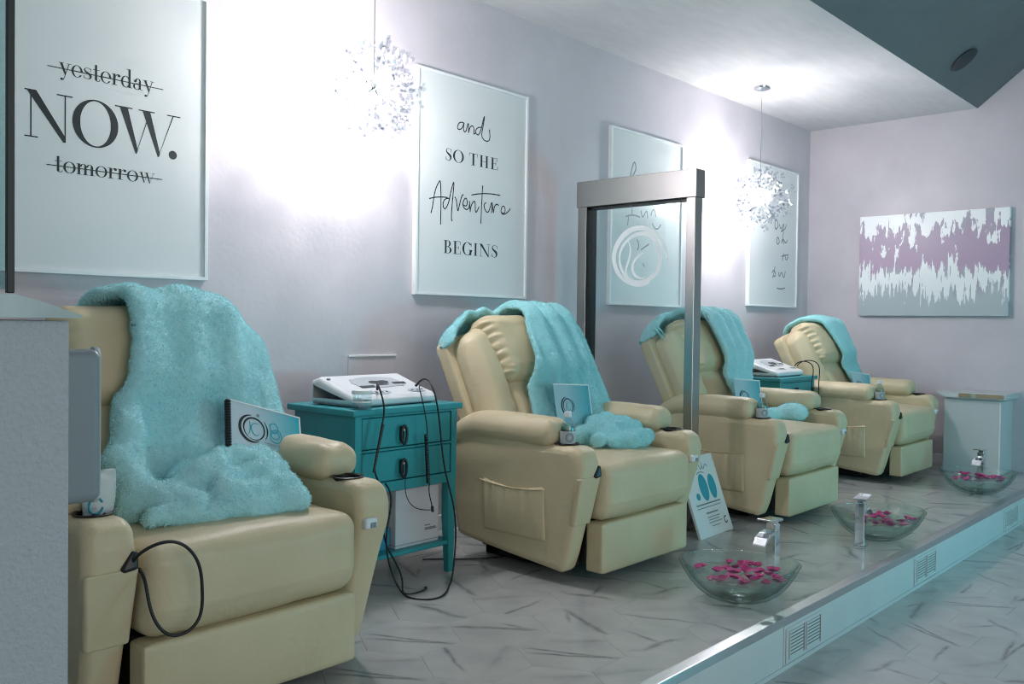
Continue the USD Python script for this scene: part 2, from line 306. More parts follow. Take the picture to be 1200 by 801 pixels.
def marble(name, seed, veins):
    """printed marble: pale stone with a few long grey veins; a vein is (slope, offset, width, wobble, strength, x from, x to)"""
    N = {'g': ('texture_coordinate', {}), 's': ('separate_xyz', {}), 'mp': ('mapping', {'location': (seed * 3.7, seed * 1.9, seed)}),
         'wn': ('noise_texture', {'scale': 9.0, 'detail': 3, 'roughness': 0.55}), 'mn': ('noise_texture', {'scale': 16.0, 'detail': 2}), 'wb': ('math', {'math_type': 'subtract', 'value2': 0.5}),
         'cn': ('noise_texture', {'scale': 7, 'detail': 5}), 'cr': ('rgb_ramp', {'ramp': [(0.3, (0.41, 0.415, 0.405)), (0.7, (0.49, 0.49, 0.475))]}),
         'c': ('mix', {'mix_type': 'mix', 'color2': (0.075, 0.084, 0.086)}), 'p': ('principled_bsdf', {'roughness': 0.17, 'specular_ior_level': 0.5})}
    L = [('g.object', 's.vector'), ('g.object', 'mp.vector'), ('mp.vector', 'wn.vector'), ('mp.vector', 'mn.vector'), ('mp.vector', 'cn.vector'), ('cn.fac', 'cr.fac'), ('wn.fac', 'wb.value1')]
    last = None
    for k, (sl_, off, w, wob, st_, xa, xb) in enumerate(veins):
        q = lambda n: n + str(k)
        N.update({q('l'): ('math', {'math_type': 'multiply_add', 'value2': -sl_, 'value3': -off}), q('y'): ('math', {'math_type': 'add'}), q('wo'): ('math', {'math_type': 'multiply_add', 'value2': wob}),
                  q('ab'): ('math', {'math_type': 'absolute'}), q('dv'): ('math', {'math_type': 'divide', 'value2': 1.7 * w}), q('r'): ('rgb_ramp', {'ramp': [(0, (1, 1, 1)), (0.25, (.62, .62, .62)), (0.6, (.18, .18, .18)), (1, (0, 0, 0))]}),
                  q('e1'): ('map_range', {'from_min': xa, 'from_max': xa + .05, 'to_min': 0.0, 'to_max': 1.0, 'clamp': True}), q('e2'): ('map_range', {'from_min': xb - .09, 'from_max': xb, 'to_min': st_, 'to_max': 0.0, 'clamp': True}),
                  q('m1'): ('math', {'math_type': 'multiply'}), q('m2'): ('math', {'math_type': 'multiply'}), q('m3'): ('math', {'math_type': 'multiply'}), q('nr'): ('map_range', {'from_min': .25, 'from_max': .65, 'to_min': .35, 'to_max': 1.0, 'clamp': True})})
        L += [('s.x', q('l') + '.value1'), ('s.y', q('y') + '.value1'), (q('l') + '.value', q('y') + '.value2'), ('wb.value', q('wo') + '.value1'), (q('y') + '.value', q('wo') + '.value3'), (q('wo') + '.value', q('ab') + '.value1'),
              (q('ab') + '.value', q('dv') + '.value1'), (q('dv') + '.value', q('r') + '.fac'), ('s.x', q('e1') + '.value'), ('s.x', q('e2') + '.value'), (q('e1') + '.result', q('m1') + '.value1'), (q('e2') + '.result', q('m1') + '.value2'),
              (q('r') + '.color', q('m2') + '.value1'), (q('m1') + '.value', q('m2') + '.value2'), ('mn.fac', q('nr') + '.value'), (q('m2') + '.value', q('m3') + '.value1'), (q('nr') + '.result', q('m3') + '.value2')]
        if last is None: last = q('m3') + '.value'
        else:
            N[q('mx')] = ('math', {'math_type': 'maximum'}); L += [(last, q('mx') + '.value1'), (q('m3') + '.value', q('mx') + '.value2')]; last = q('mx') + '.value'
    L += [(last, 'c.fac'), ('cr.color', 'c.color1'), ('c.color', 'p.base_color')]
    return mat(name, N, L, 'p.BSDF')
VEINS = [[(.10, .040, .010, .030, .95, -.18, .15), (-.06, .018, .008, .026, .9, -.18, .17), (.25, -.09, .026, .05, .35, -.12, .1)],
         [(-.45, .02, .018, .06, .9, -.16, .13), (-.05, -.03, .008, .05, .6, -.03, .17)],
         [(.04, -.06, .009, .04, .75, -.18, .10), (-.6, .07, .028, .08, .30, -.14, .12)],
         [(.9, .03, .022, .09, .75, -.10, .10), (-.7, .00, .016, .06, .75, -.03, .14)],
         [(-.12, .07, .010, .04, .6, -.16, .17), (.3, -.05, .04, .08, .22, -.15, .15)],
         [(.16, .0, .013, .05, .9, -.17, .16), (-.28, .05, .011, .05, .6, -.02, .16)]]
MARBLE = [marble('marble_tile_%d' % k, 2.31 * k + 1, v_) for k, v_ in enumerate(VEINS)]
# abstract canvas: mauve band, white dripping strokes, silvery foot  (object y = across, z = height)
M['canvas'] = mat('abstract_canvas_paint', {
    'g': ('texture_coordinate', {}), 's': ('separate_xyz', {}),
    'm1': ('mapping', {'scale': (1, 9, 3.2), 'location': (3, 1, 4)}), 'n1': ('noise_texture', {'scale': 1.0, 'detail': 4, 'roughness': 0.6}),
    'm2': ('mapping', {'scale': (1, 10, 3.0), 'location': (5, 3, 9)}), 'n2': ('noise_texture', {'scale': 1.0, 'detail': 4, 'roughness': 0.6}),
    'm3': ('mapping', {'scale': (1, 42, 4.0), 'location': (2, 8, 1)}), 'n3': ('noise_texture', {'scale': 1.0, 'detail': 3, 'roughness': 0.6}),
    'u1': ('math', {'math_type': 'multiply_add', 'value2': 1.6, 'value3': -1.47}), 'u2': ('math', {'math_type': 'add'}), 'u3': ('math', {'math_type': 'multiply_add', 'value2': 0.35}), 'r1': ('rgb_ramp', {'ramp': [(0.17, (0, 0, 0)), (0.20, (1, 1, 1))]}),
    'l1': ('math', {'math_type': 'multiply_add', 'value2': -0.55, 'value3': 0.0}), 'l2': ('math', {'math_type': 'add'}), 'l3': ('math', {'math_type': 'absolute'}),
    'l4': ('math', {'math_type': 'multiply_add', 'value2': -0.55}), 'r2': ('rgb_ramp', {'ramp': [(0.0, (1, 1, 1)), (0.012, (0, 0, 0))]}), 'l5': ('math', {'math_type': 'add', 'value2': 0.20}),
    'n4': ('noise_texture', {'scale': 1.2, 'detail': 3}), 'lowadd': ('math', {'math_type': 'multiply_add', 'value2': 0.40, 'value3': -0.20}), 'lowz': ('math', {'math_type': 'add'}),
    'rb': ('rgb_ramp', {'ramp': [(0.18, (0.42, 0.48, 0.51)), (0.28, (0.38, 0.38, 0.44)), (0.36, (0.42, 0.30, 0.42)), (0.66, (0.40, 0.31, 0.41)), (0.78, (0.38, 0.38, 0.43))]}),
    'x1': ('mix', {'mix_type': 'mix', 'color2': (0.84, 0.87, 0.87)}), 'x2': ('mix', {'mix_type': 'mix', 'color2': (0.92, 0.92, 0.93)}),
    'p': ('principled_bsdf', {'roughness': 0.45})},
    [('g.object', 's.vector'), ('g.object', 'm1.vector'), ('m1.vector', 'n1.vector'), ('g.object', 'm2.vector'), ('m2.vector', 'n2.vector'), ('g.object', 'm3.vector'), ('m3.vector', 'n3.vector'),
     ('n1.fac', 'u1.value1'), ('s.z', 'u2.value1'), ('u1.value', 'u2.value2'), ('n3.fac', 'u3.value1'), ('u2.value', 'u3.value3'), ('u3.value', 'r1.fac'),
     ('n2.fac', 'l1.value1'), ('l1.value', 'l2.value1'), ('s.z', 'l2.value2'), ('l2.value', 'l3.value1'), ('n3.fac', 'l4.value1'), ('l3.value', 'l4.value3'), ('l4.value', 'l5.value1'), ('l5.value', 'r2.fac'),
     ('m1.vector', 'n4.vector'), ('n4.fac', 'lowadd.value1'), ('lowadd.value', 'lowz.value1'), ('s.z', 'lowz.value2'), ('lowz.value', 'rb.fac'),
     ('rb.color', 'x1.color1'), ('r2.color', 'x1.fac'), ('x1.color', 'x2.color1'), ('r1.color', 'x2.fac'), ('x2.color', 'p.base_color')], 'p.BSDF')
# printed cover: pale on the left fading into teal on the right (object x 0..w)
def cover(name, w, left=(0.50, 0.60, 0.65), right=(0.02, 0.38, 0.47)):
    return mat(name, {'g': ('texture_coordinate', {}), 's': ('separate_xyz', {}), 'r': ('rgb_ramp', {'ramp': [(0.30, left), (0.62, tuple((a + b) / 2 for a, b in zip(left, right))), (1.0, right)]}),
                      'k': ('math', {'math_type': 'multiply', 'value2': 1.0 / w}), 'p': ('principled_bsdf', {'roughness': 0.18, 'coat_weight': 0.4})},
               [('g.object', 's.vector'), ('s.x', 'k.value1'), ('k.value', 'r.fac'), ('r.color', 'p.base_color')], 'p.BSDF')
M['cover'] = cover('printed_teal_cover', 0.27)
M['cover2'] = cover('printed_teal_card', 0.26, (0.36, 0.56, 0.62), (0.012, 0.36, 0.43))

# ------------------------------------------------------------------ structure
WY, WX, CZ, FZ, EDGE = 3.34, 7.50, 2.734, -0.19, 1.445   # main wall, right wall, ceiling, lower floor, platform edge
XL, YF = -1.6, -3.2
def struct(name, mesh, m, label, parent=None, smooth=False, cat=None):
    return obj(name, mesh, m, parent, smooth=smooth, label=label, cat=cat, kind='structure' if parent is None else None)
struct('wall_back', bx(XL, WX + 0.1, WY, WY + 0.1, FZ, CZ + 0.1), M['wall'], 'long lavender grey wall behind the row of recliners', cat='wall')
struct('wall_right', bx(WX, WX + 0.1, YF, WY, FZ, CZ + 1.9), M['wall'], 'lavender grey end wall carrying the abstract canvas', cat='wall')
struct('ceiling', bx(XL, WX, 2.02, WY, CZ, CZ + 0.06), M['ceiling'], 'white rolled flat ceiling over the recliners', cat='ceiling')
sl = 0.80                                       # the darker ceiling rises towards the shop front
y1 = 2.02 - 2.3
struct('ceiling', hull([(x, y, z) for x in (XL, WX) for y, z in ((2.02, CZ), (2.02, CZ + 0.06), (y1, CZ + 2.3 * sl), (y1, CZ + 2.3 * sl + 0.06))]), M['soffit'], 'dark grey sloping ceiling rising towards the shop front', cat='ceiling')
rng = random.Random(5)
HS = 0.18                                       # hexagon side
def hex_tiles(parent, area, z, anchor, skip=None):
    n = 0
    lat1, lat2 = np.array([1.5 * HS, math.sqrt(3) / 2 * HS]), np.array([0, math.sqrt(3) * HS])
    x0, y0, x1, y1 = area.bounds
    for i in range(-40, 41):
        for j in range(-60, 61):
            c = np.array(anchor) + i * lat1 + j * lat2
            if not (x0 - HS < c[0] < x1 + HS and y0 - HS < c[1] < y1 + HS): continue
            a = np.arange(6) * PI / 3
            hx = Polygon(np.column_stack([c[0] + HS * np.cos(a), c[1] + HS * np.sin(a)])).buffer(-0.0004, join_style=2)
            g = hx.intersection(area)
            if g.is_empty or g.area < 4e-4 or g.geom_type != 'Polygon': continue
            if skip and skip(c): continue
            k = rng.randrange(6) * PI / 3; co, si = math.cos(-k), math.sin(-k)
            dz = rng.uniform(-0.0001, 0.0001)
            top = np.array(g.buffer(-0.0002, join_style=2).exterior.coords)[:-1]; bot = np.array(g.exterior.coords)[:-1]
            if len(top) != len(bot): top = bot
            pts = np.vstack([np.column_stack([top, np.full(len(top), 0.0 + dz)]), np.column_stack([bot, np.full(len(bot), -0.0006)]), np.column_stack([bot, np.full(len(bot), -0.008)])])
            pts[:, :2] -= c
            loc = pts.copy(); loc[:, 0] = pts[:, 0] * co - pts[:, 1] * si; loc[:, 1] = pts[:, 0] * si + pts[:, 1] * co
            m = hull(loc)
            pr = obj('tile', m, MARBLE[rng.randrange(6)], parent, smooth=False)
            pr.AddTranslateOp().Set(Gf.Vec3d(float(c[0]), float(c[1]), float(z))); pr.AddRotateZOp().Set(math.degrees(k))
            n += 1
    return n
plat = thing('platform', 'raised platform floor of white marble hexagon tiles under the recliners', 'platform', kind='structure')
obj('slab', bx(XL, WX, EDGE + 0.004, WY, FZ, -0.0035), M['grout'], plat, smooth=False)
hexc = (2.19 - HS, 1.945)                       # centre of a tile whose right-hand corner is measured in the photo
n1 = hex_tiles(plat, sbox(0.62, EDGE + 0.03, WX, WY), 0.0, hexc)
floor = thing('floor', 'lower marble hexagon tile floor in front of the platform', 'floor', kind='structure')
obj('slab', bx(XL, WX, YF, EDGE + 0.004, FZ - 0.1, FZ - 0.0035), M['grout'], floor, smooth=False)
n2 = hex_tiles(floor, sbox(1.9, -0.25, WX, EDGE - 0.012), FZ, hexc, skip=lambda c: c[1] < 0.9 - 0.33 * (c[0] - 2.4) or c[1] < -0.3)
print('tiles', n1, n2)
# metal nosing along the platform edge, riser boards
prof = round_poly([(EDGE - 0.016, -0.028), (EDGE - 0.016, 0.004), (EDGE + 0.030, 0.004), (EDGE + 0.030, -0.003), (EDGE - 0.004, -0.006), (EDGE - 0.004, -0.028)], 0.0016, 60)
struct('trim_1', loft_profile(prof, [0.6, WX], [0, 0]), M['nosing'], 'brushed metal nosing along the platform edge', smooth=35, cat='trim')
riser = thing('wall_riser', 'white boarded riser below the metal platform edge', 'riser', kind='structure')
seams = [-1.6, 1.55, 3.075, 4.455, 6.05, 7.5]
for a, b in zip(seams, seams[1:]):
    obj('panel', bx(a + 0.0025, b - 0.0025, EDGE - 0.012, EDGE + 0.003, FZ + 0.003, -0.029, 0.0015, 1), M['panel'], riser, smooth=False)
obj('foot_strip', bx(-1.6, WX, EDGE - 0.018, EDGE - 0.012, FZ, FZ + 0.016, 0.001, 1), M['panel'], riser, smooth=False)
struct('baseboard_back', bx(0.7, WX, WY - 0.012, WY, 0, 0.075, 0.003, 1), M['frame'], 'low white baseboard along the long wall', cat='baseboard')
struct('baseboard_right', bx(WX - 0.012, WX, 2.2, WY - 0.012, 0, 0.075, 0.003, 1), M['frame'], 'low white baseboard on the end wall', cat='baseboard')

def vent(xc, label):
    t = thing('vent_grille', label, 'vent', (xc, EDGE - 0.012, 0))
    w, z0, z1 = 0.155, -0.170, -0.042
    obj('back_plate', bx(-w, w, -0.004, 0, z0, z1, 0.001, 1), M['panel'], t, smooth=False)
    for c in (-0.072, 0.072):
        obj('opening', bx(c - 0.060, c + 0.060, -0.0050, -0.0035, z0 + 0.018, z1 - 0.014), M['black'], t, smooth=False)
        for k in range(8):
            z = z0 + 0.024 + k * 0.0124
            obj('slat', bx(c - 0.060, c + 0.052, -0.0085, -0.0052, z - 0.0044, z + 0.0044, 0.0008, 1), M['panel'], t, smooth=False)
        for x in (c - 0.064, c + 0.060): obj('rim', bx(x, x + 0.004, -0.009, -0.004, z0 + 0.014, z1 - 0.010), M['panel'], t, smooth=False)
vent(3.245, 'slotted white vent grille in the riser below the nearest glass bowl')
vent(4.62, 'slotted white vent grille in the riser below the middle glass bowl')
vent(6.22, 'slotted white vent grille in the riser below the farthest glass bowl')

# ------------------------------------------------------------------ recliner (local: x right, y into the wall, front at y=0)
O_ = np.array([0.0, 0.703, 0.45]); W_ = np.array([0, 0.453, 0.8915]); N_ = np.array([0, -0.8915, 0.453])
def backframe(m):
    v, f = arr(m); return trimesh.Trimesh(O_ + v[:, :1] * [1, 0, 0] + v[:, 2:3] * W_ + v[:, 1:2] * -N_ , f, process=False)
CH = [(1.358, 2.095), (3.258, 2.11), (4.85, 2.06), (6.635, 2.09)]
chair_labels = ['cream leather power recliner nearest the camera beside the stippled half wall',
                'cream leather power recliner between the front teal nightstand and the glass divider',
                'cream leather power recliner standing just behind the glass divider',
                'cream leather power recliner farthest away under the abstract canvas']
rec = thing('recliner', chair_labels[0], 'recliner', (*CH[0], 0), group='row of cream recliners')
L_ = M['leather']
obj('base_frame', cat_(bx(-0.26, 0.26, 0.30, 0.36, 0, 0.05, 0.006), bx(-0.26, 0.26, 0.66, 0.74, 0, 0.05, 0.006), bx(-0.26, -0.20, 0.30, 0.74, 0.0, 0.05, 0.006), bx(0.20, 0.26, 0.30, 0.74, 0.0, 0.05, 0.006), bx(-0.31, 0.31, 0.165, 0.72, 0.05, 0.24, 0.01)), M['black'], rec)
aprof = round_poly([(0.755, 0.112), (0.45, 0.076), (0.150, 0.046), (0.122, 0.12), (0.075, 0.30), (0.040, 0.44), (0.034, 0.50), (0.050, 0.548), (0.085, 0.566), (0.20, 0.566), (0.32, 0.566), (0.34, 0.585), (0.69, 0.585), (0.745, 0.555), (0.78, 0.46), (0.782, 0.30)], 0.036, 220)
def arm_mod(sgn):
    def fn(v):
        x = np.abs(v[:, 0]); z, y = v[:, 2], v[:, 1]
        k = np.clip((x - 0.36) / 0.09, 0, 1)
        out = x - k * 0.022 * np.clip((0.42 - z) / 0.36, 0, 1) ** 1.3 + k * 0.012 * np.exp(-((z - 0.46) / 0.10) ** 2)
        v = v.copy(); v[:, 0] = sgn * out; return v
    return fn
for s in (-1, 1):
    xs, ins = bevel_sections(0.337, 0.455, 0.032, 6)
    am = loft_profile(aprof, [s * x for x in xs] if s > 0 else [s * x for x in xs][::-1], ins if s > 0 else ins[::-1], mod=arm_mod(s))
    am.merge_vertices(); trimesh.repair.fix_normals(am)
    mf = manifold3d.Manifold(manifold3d.Mesh(np.asarray(am.vertices, np.float32), np.asarray(am.faces, np.uint32)))
    hole = manifold3d.Manifold.cylinder(0.09, 0.043, 0.043, 40).translate((s * 0.391, 0.165, 0.50))
    res = mf - hole
    am2 = res if res.num_tri() > 100 else am
    arm = obj('arm', am2, L_, rec, smooth=40)
    cup = lathe([(0.0, 0.502), (0.040, 0.502), (0.0425, 0.51), (0.0425, 0.566), (0.0495, 0.5675), (0.0505, 0.5700), (0.047, 0.5715), (0.0405, 0.568), (0.038, 0.515), (0.0, 0.508)], 40)
    obj('cup_holder', move(cup, (s * 0.391, 0.165, 0)), M['black'], rec, smooth=50)
    pad = cushion(-0.082, 0.082, 0.195, 0.785, 0.552, 0.662, 0.05, (0.006, 0.0, 0.012), 24)
    v = pad.vertices.copy(); y = v[:, 1]
    v[:, 2] -= 0.075 * np.clip((y - 0.62) / 0.17, 0, 1) ** 1.6
    fold = np.exp(-((y - 0.27) / 0.09) ** 2) * (v[:, 2] > 0.6)
    v[:, 2] += 0.0035 * fold * np.sin(v[:, 0] * 90 + 25 * y)
    v[:, 0] += s * 0.391
    obj('arm_pad', trimesh.Trimesh(v, pad.faces, process=False), L_, rec, smooth=60)
    # seam cord under the pad
# left console pocket with the hand-control lead, right console port
ins_x = -0.398
pprof = round_poly([(0.029, 0.447), (0.035, 0.440), (0.072, 0.297), (0.084, 0.25), (0.11, 0.25), (0.062, 0.447)], 0.004, 120)
xs, ins = bevel_sections(0.336, 0.4545, 0.009, 4)
obj('front_pocket', loft_profile(pprof, [-x for x in xs][::-1], ins, mod=arm_mod(-1)), L_, rec, smooth=40)
obj('hand_control', hull(np.vstack([trimesh.creation.icosphere(2, 0.009).vertices * [1.3, 1, 1] + p for p in ((-0.352, 0.034, 0.452), (-0.370, 0.036, 0.449), (-0.349, 0.040, 0.480))])), M['black'], rec, smooth=60, label='black plug end of the hand control')
pt = obj('usb_port', bx(0.352, 0.398, 0.022, 0.050, 0.428, 0.462, 0.008), M['white'], rec, label='white port housing')
obj('socket', bx(0.368, 0.390, 0.019, 0.026, 0.432, 0.448, 0.002), M['greyp'], pt)
# side pocket with gathered top edge, on the outer left face
sp = cushion(-0.462, -0.438, 0.235, 0.575, 0.165, 0.378, 0.012, (0.006, 0, 0), 30)
v = sp.vertices.copy(); yy, zz = v[:, 1], v[:, 2]
h = np.clip((zz - 0.17) / 0.2, 0, 1); c = (yy - 0.405) / 0.17
v[:, 0] -= (0.0022 * np.sin(yy * 150 + 3 * zz * 6) + 0.0018 * np.sin(yy * 93)) * h ** 0.8 * (np.abs(c) < 0.96)
v[:, 0] += 0.022 * (1 - h) ** 2 * 0.6
v[:, 2] += 0.014 * np.clip(np.abs(c), 0, 1) ** 2 * h - 0.012 * (1 - np.abs(c)) * h
spk = obj('side_pocket', trimesh.Trimesh(v, sp.faces, process=False), L_, rec, smooth=60)
ys = np.linspace(0.225, 0.585, 24); cc = np.abs((ys - 0.405) / 0.18)
obj('piping', tube(np.column_stack([np.full(24, -0.4635), ys, 0.368 + 0.014 * cc ** 2]), 0.003, sides=6), L_, spk, smooth=60)
# seat, footrest
st = cushion(-0.325, 0.325, 0.012, 0.62, 0.256, 0.487, 0.05, (0.0, 0.010, 0.028), 36, 0.005, 7, 3)
v = st.vertices.copy(); fr = np.clip(1 - v[:, 1] / 0.12, 0, 1)
v[:, 1] += fr * 0.03 * np.clip((0.33 - v[:, 2]) / 0.08, 0, 1)
obj('seat', trimesh.Trimesh(v, st.faces, process=False), L_, rec, smooth=60)
ft = cushion(-0.325, 0.325, 0.030, 0.12, 0.044, 0.250, 0.014, (0, 0.006, 0), 22, 0.0015, 6, 9)
obj('footrest', ft, L_, rec, smooth=60)
obj('footrest_lining', bx(-0.315, 0.315, 0.118, 0.16, 0.07, 0.25, 0.01), M['black'], rec)
# back: shell, bolsters, lumbar, head pillow  (local frame x, depth -n, height s)
def bk(x0, x1, n0, n1, s0, s1, r, puff, n=22, wr=0.003, seed=0):
    return cushion(x0, x1, -n1, -n0, s0, s1, r, puff, n, wr, 7, seed)
sh = bk(-0.405, 0.405, 0.0, 0.085, -0.16, 0.545, 0.022, (0, 0.0, 0), 20, 0.0)
v = sh.vertices.copy(); v[:, 2] += np.clip((v[:, 2] - 0.3) / 0.245, 0, 1) * 0.055 * np.clip(1 - (np.abs(v[:, 0]) / 0.40) ** 2.4, 0, 1)
obj('back_shell', backframe(trimesh.Trimesh(v, sh.faces, process=False)), L_, rec, smooth=45)
for s in (-1, 1):
    b = bk(-0.092, 0.092, 0.055, 0.195, 0.0, 0.572, 0.06, (0.0, 0.026, 0.0), 26, 0.004, 4 + s)
    v = b.vertices.copy(); t = v[:, 2] / 0.585
    v[:, 0] = s * (0.288 + v[:, 0] * (1.0 + 0.10 * (1 - t)))
    v[:, 2] -= np.clip(t - 0.6, 0, 1) * 0.16 * np.clip((np.abs(v[:, 0]) - 0.27) / 0.12, 0, 1)
    w = np.exp(-((np.abs(v[:, 0]) - 0.21) / 0.05) ** 2)
    v[:, 1] += w * 0.005 * np.sin(v[:, 2] * 75 + v[:, 0] * 30)
    fcs = b.faces if s > 0 else b.faces[:, ::-1]
    obj('bolster', backframe(trimesh.Trimesh(v, b.faces, process=False)), L_, rec, smooth=60)
obj('lumbar_cushion', backframe(bk(-0.215, 0.215, 0.055, 0.195, -0.01, 0.345, 0.05, (0, 0.022, 0), 22, 0.004, 8)), L_, rec, smooth=60)
hp = bk(-0.275, 0.275, 0.065, 0.255, 0.275, 0.612, 0.072, (0, 0.022, 0.008), 44, 0.003, 11)
v = hp.vertices.copy(); e = np.clip(1 - (0.275 - np.abs(v[:, 0])) / 0.060, 0, 1)
v[:, 1] += e * 0.008 * np.sin(v[:, 2] * 165 + 3 * np.sin(v[:, 2] * 41) + v[:, 0] * 40)
v[:, 0] -= np.sign(v[:, 0]) * e * 0.008 * np.sin(v[:, 2] * 150 + 1.0)
t = (v[:, 2] - 0.275) / 0.337; v[:, 0] *= 1.0 - 0.14 * (1 - t)
obj('head_pillow', backframe(trimesh.Trimesh(v, hp.faces, process=False)), L_, rec, smooth=60)
recs = [rec] + [dup(rec, chair_labels[i], (*CH[i], 0)) for i in (1, 2, 3)]

# ------------------------------------------------------------------ plush blankets (surface nets of a signed field, in the chair's frame)
def smin(a, b, k):
    h = np.clip(0.5 + 0.5 * (b - a) / k, 0, 1); return b * (1 - h) + a * h - k * h * (1 - h)
def smax(a, b, k): return -smin(-a, -b, k)
def seg(P, a, b, r0, r1=None):
    a, b = np.array(a), np.array(b); d = b - a; q = P - a
    t = np.clip((q @ d) / (d @ d), 0, 1); return np.linalg.norm(q - t[..., None] * d, axis=-1) - (r0 + ((r1 or r0) - r0) * t)
def ell(P, c, r):
    q = (P - np.array(c)) / np.array(r); k = np.linalg.norm(q, axis=-1); return (k - 1) * min(r)
def blanket(name, k, label, m, lo, hi, h, draw, fur_amp=0.006, seed=1, group='plush blankets on the recliners', strands=0, hair=0.013):
    ax = [np.arange(a, b + h, h) for a, b in zip(lo, hi)]
    P = np.stack(np.meshgrid(*ax, indexing='ij'), -1)
    q = P - O_; s = q[..., 1] * W_[1] + q[..., 2] * W_[2]; n = q[..., 1] * N_[1] + q[..., 2] * N_[2]; x = P[..., 0]
    xa = np.abs(x)
    # the padded back as one rounded block
    topdrop = 0.115 * np.clip((xa - 0.18) / 0.22, 0, 1) ** 1.7
    s2 = s + topdrop; hs = np.array([0.400, 0.40, 0.108])
    d3 = np.stack([xa - (hs[0] - 0.07), np.abs(s2 - 0.235) - (hs[1] - 0.07), np.abs(n - 0.112) - (hs[2] - 0.07)], -1)
    B = np.linalg.norm(np.maximum(d3, 0), axis=-1) + np.minimum(d3.max(-1), 0) - 0.07
    pc = np.stack([xa - (0.275 - 0.07), np.abs(s - 0.44) - (0.165 - 0.07), np.abs(n - 0.17) - (0.112 - 0.07)], -1)
    B = smin(B, np.linalg.norm(np.maximum(pc, 0), axis=-1) + np.minimum(pc.max(-1), 0) - 0.07, 0.04)
    S = draw(P, x, s, n, B)
    mesh = surface_nets(S, np.array(lo), h)
    trimesh.smoothing.filter_taubin(mesh, iterations=6)
    v = mesh.vertices; nm = mesh.vertex_normals
    amp = (meshkit.fbm(v * 55 + 31 * seed, 3, seed) - 0.5) * 2 * fur_amp + (meshkit.fbm(v * 17 + 7 * seed, 2, seed + 5) - 0.5) * 2 * fur_amp * 0.9
    mesh.vertices = v + nm * amp[:, None]
    t = thing(name, label, 'blanket', (*CH[k], 0), group=group)
    obj('throw', mesh, m, t, smooth=True)
    if strands:
        rs = np.random.default_rng(seed); fa = mesh.area_faces; fi = rs.choice(len(fa), strands, p=fa / fa.sum())
        w = rs.dirichlet((1, 1, 1), strands); tri = mesh.triangles[fi]; base = (tri * w[:, :, None]).sum(1)
        nv = mesh.face_normals[fi]
        g = meshkit.fbm(base * 16 + 5, 2, 3)[:, None] - .5; g2 = meshkit.fbm(base * 16 + 50, 2, 9)[:, None] - .5
        side = np.cross(nv, [0.2, 1.0, 0.3]); side /= np.linalg.norm(side, axis=1, keepdims=True) + 1e-9; oth = np.cross(nv, side)
        d = nv + side * g * 3.2 + oth * g2 * 3.2 + rs.normal(0, .28, (strands, 3)) + np.array([0, 0, -.35]); d /= np.linalg.norm(d, axis=1, keepdims=True)
        Ln = rs.uniform(.6, 1.25, strands)[:, None] * hair
        Pt = np.stack([base - nv * .002, base + (nv * .55 + d * .45) * Ln * .55, base + d * Ln + np.array([0, 0, -.15]) * Ln], 1)
        c = UsdGeom.BasisCurves.Define(stage, str(t.GetPath()) + '/pile')
        c.CreateTypeAttr('linear'); c.CreateCurveVertexCountsAttr(Vt.IntArray.FromNumpy(np.full(strands, 3, np.int32)))
        c.CreatePointsAttr(Vt.Vec3fArray.FromNumpy(Pt.reshape(-1, 3).astype(np.float32)))
        c.CreateWidthsAttr(Vt.FloatArray.FromNumpy(np.tile(np.array([.0016, .0013, .0003], np.float32), strands))); c.SetWidthsInterpolation('vertex')
        UsdShade.MaterialBindingAPI.Apply(c.GetPrim()).Bind(m); tag(c, kind='stuff')
    return t, mesh
def lerp(x, xs, ys): return np.interp(x, xs, ys)
def drape(x, s, n, B, left, right, smin_f, folds, thick=0.017, gap=0.026, rear=0.25, whole_top=None):
    """a cloth of given thickness lying on the back block, cut by side and lower limits"""
    off = gap + folds(x, s, n)
    sheet = np.abs(B - off) - thick
    xl = lerp(s, *left); xr = lerp(s, *right)
    side = np.maximum(xl - x, x - xr)
    if whole_top is not None:
        side = smin(side, smax(smax(whole_top - s, n - 0.15, .03), np.maximum(-0.42 - x, x - 0.42), .03), .03)
    low = np.where(n > 0.1, smin_f - s, rear - s)
    return smax(smax(sheet, side, 0.03), low, 0.03)

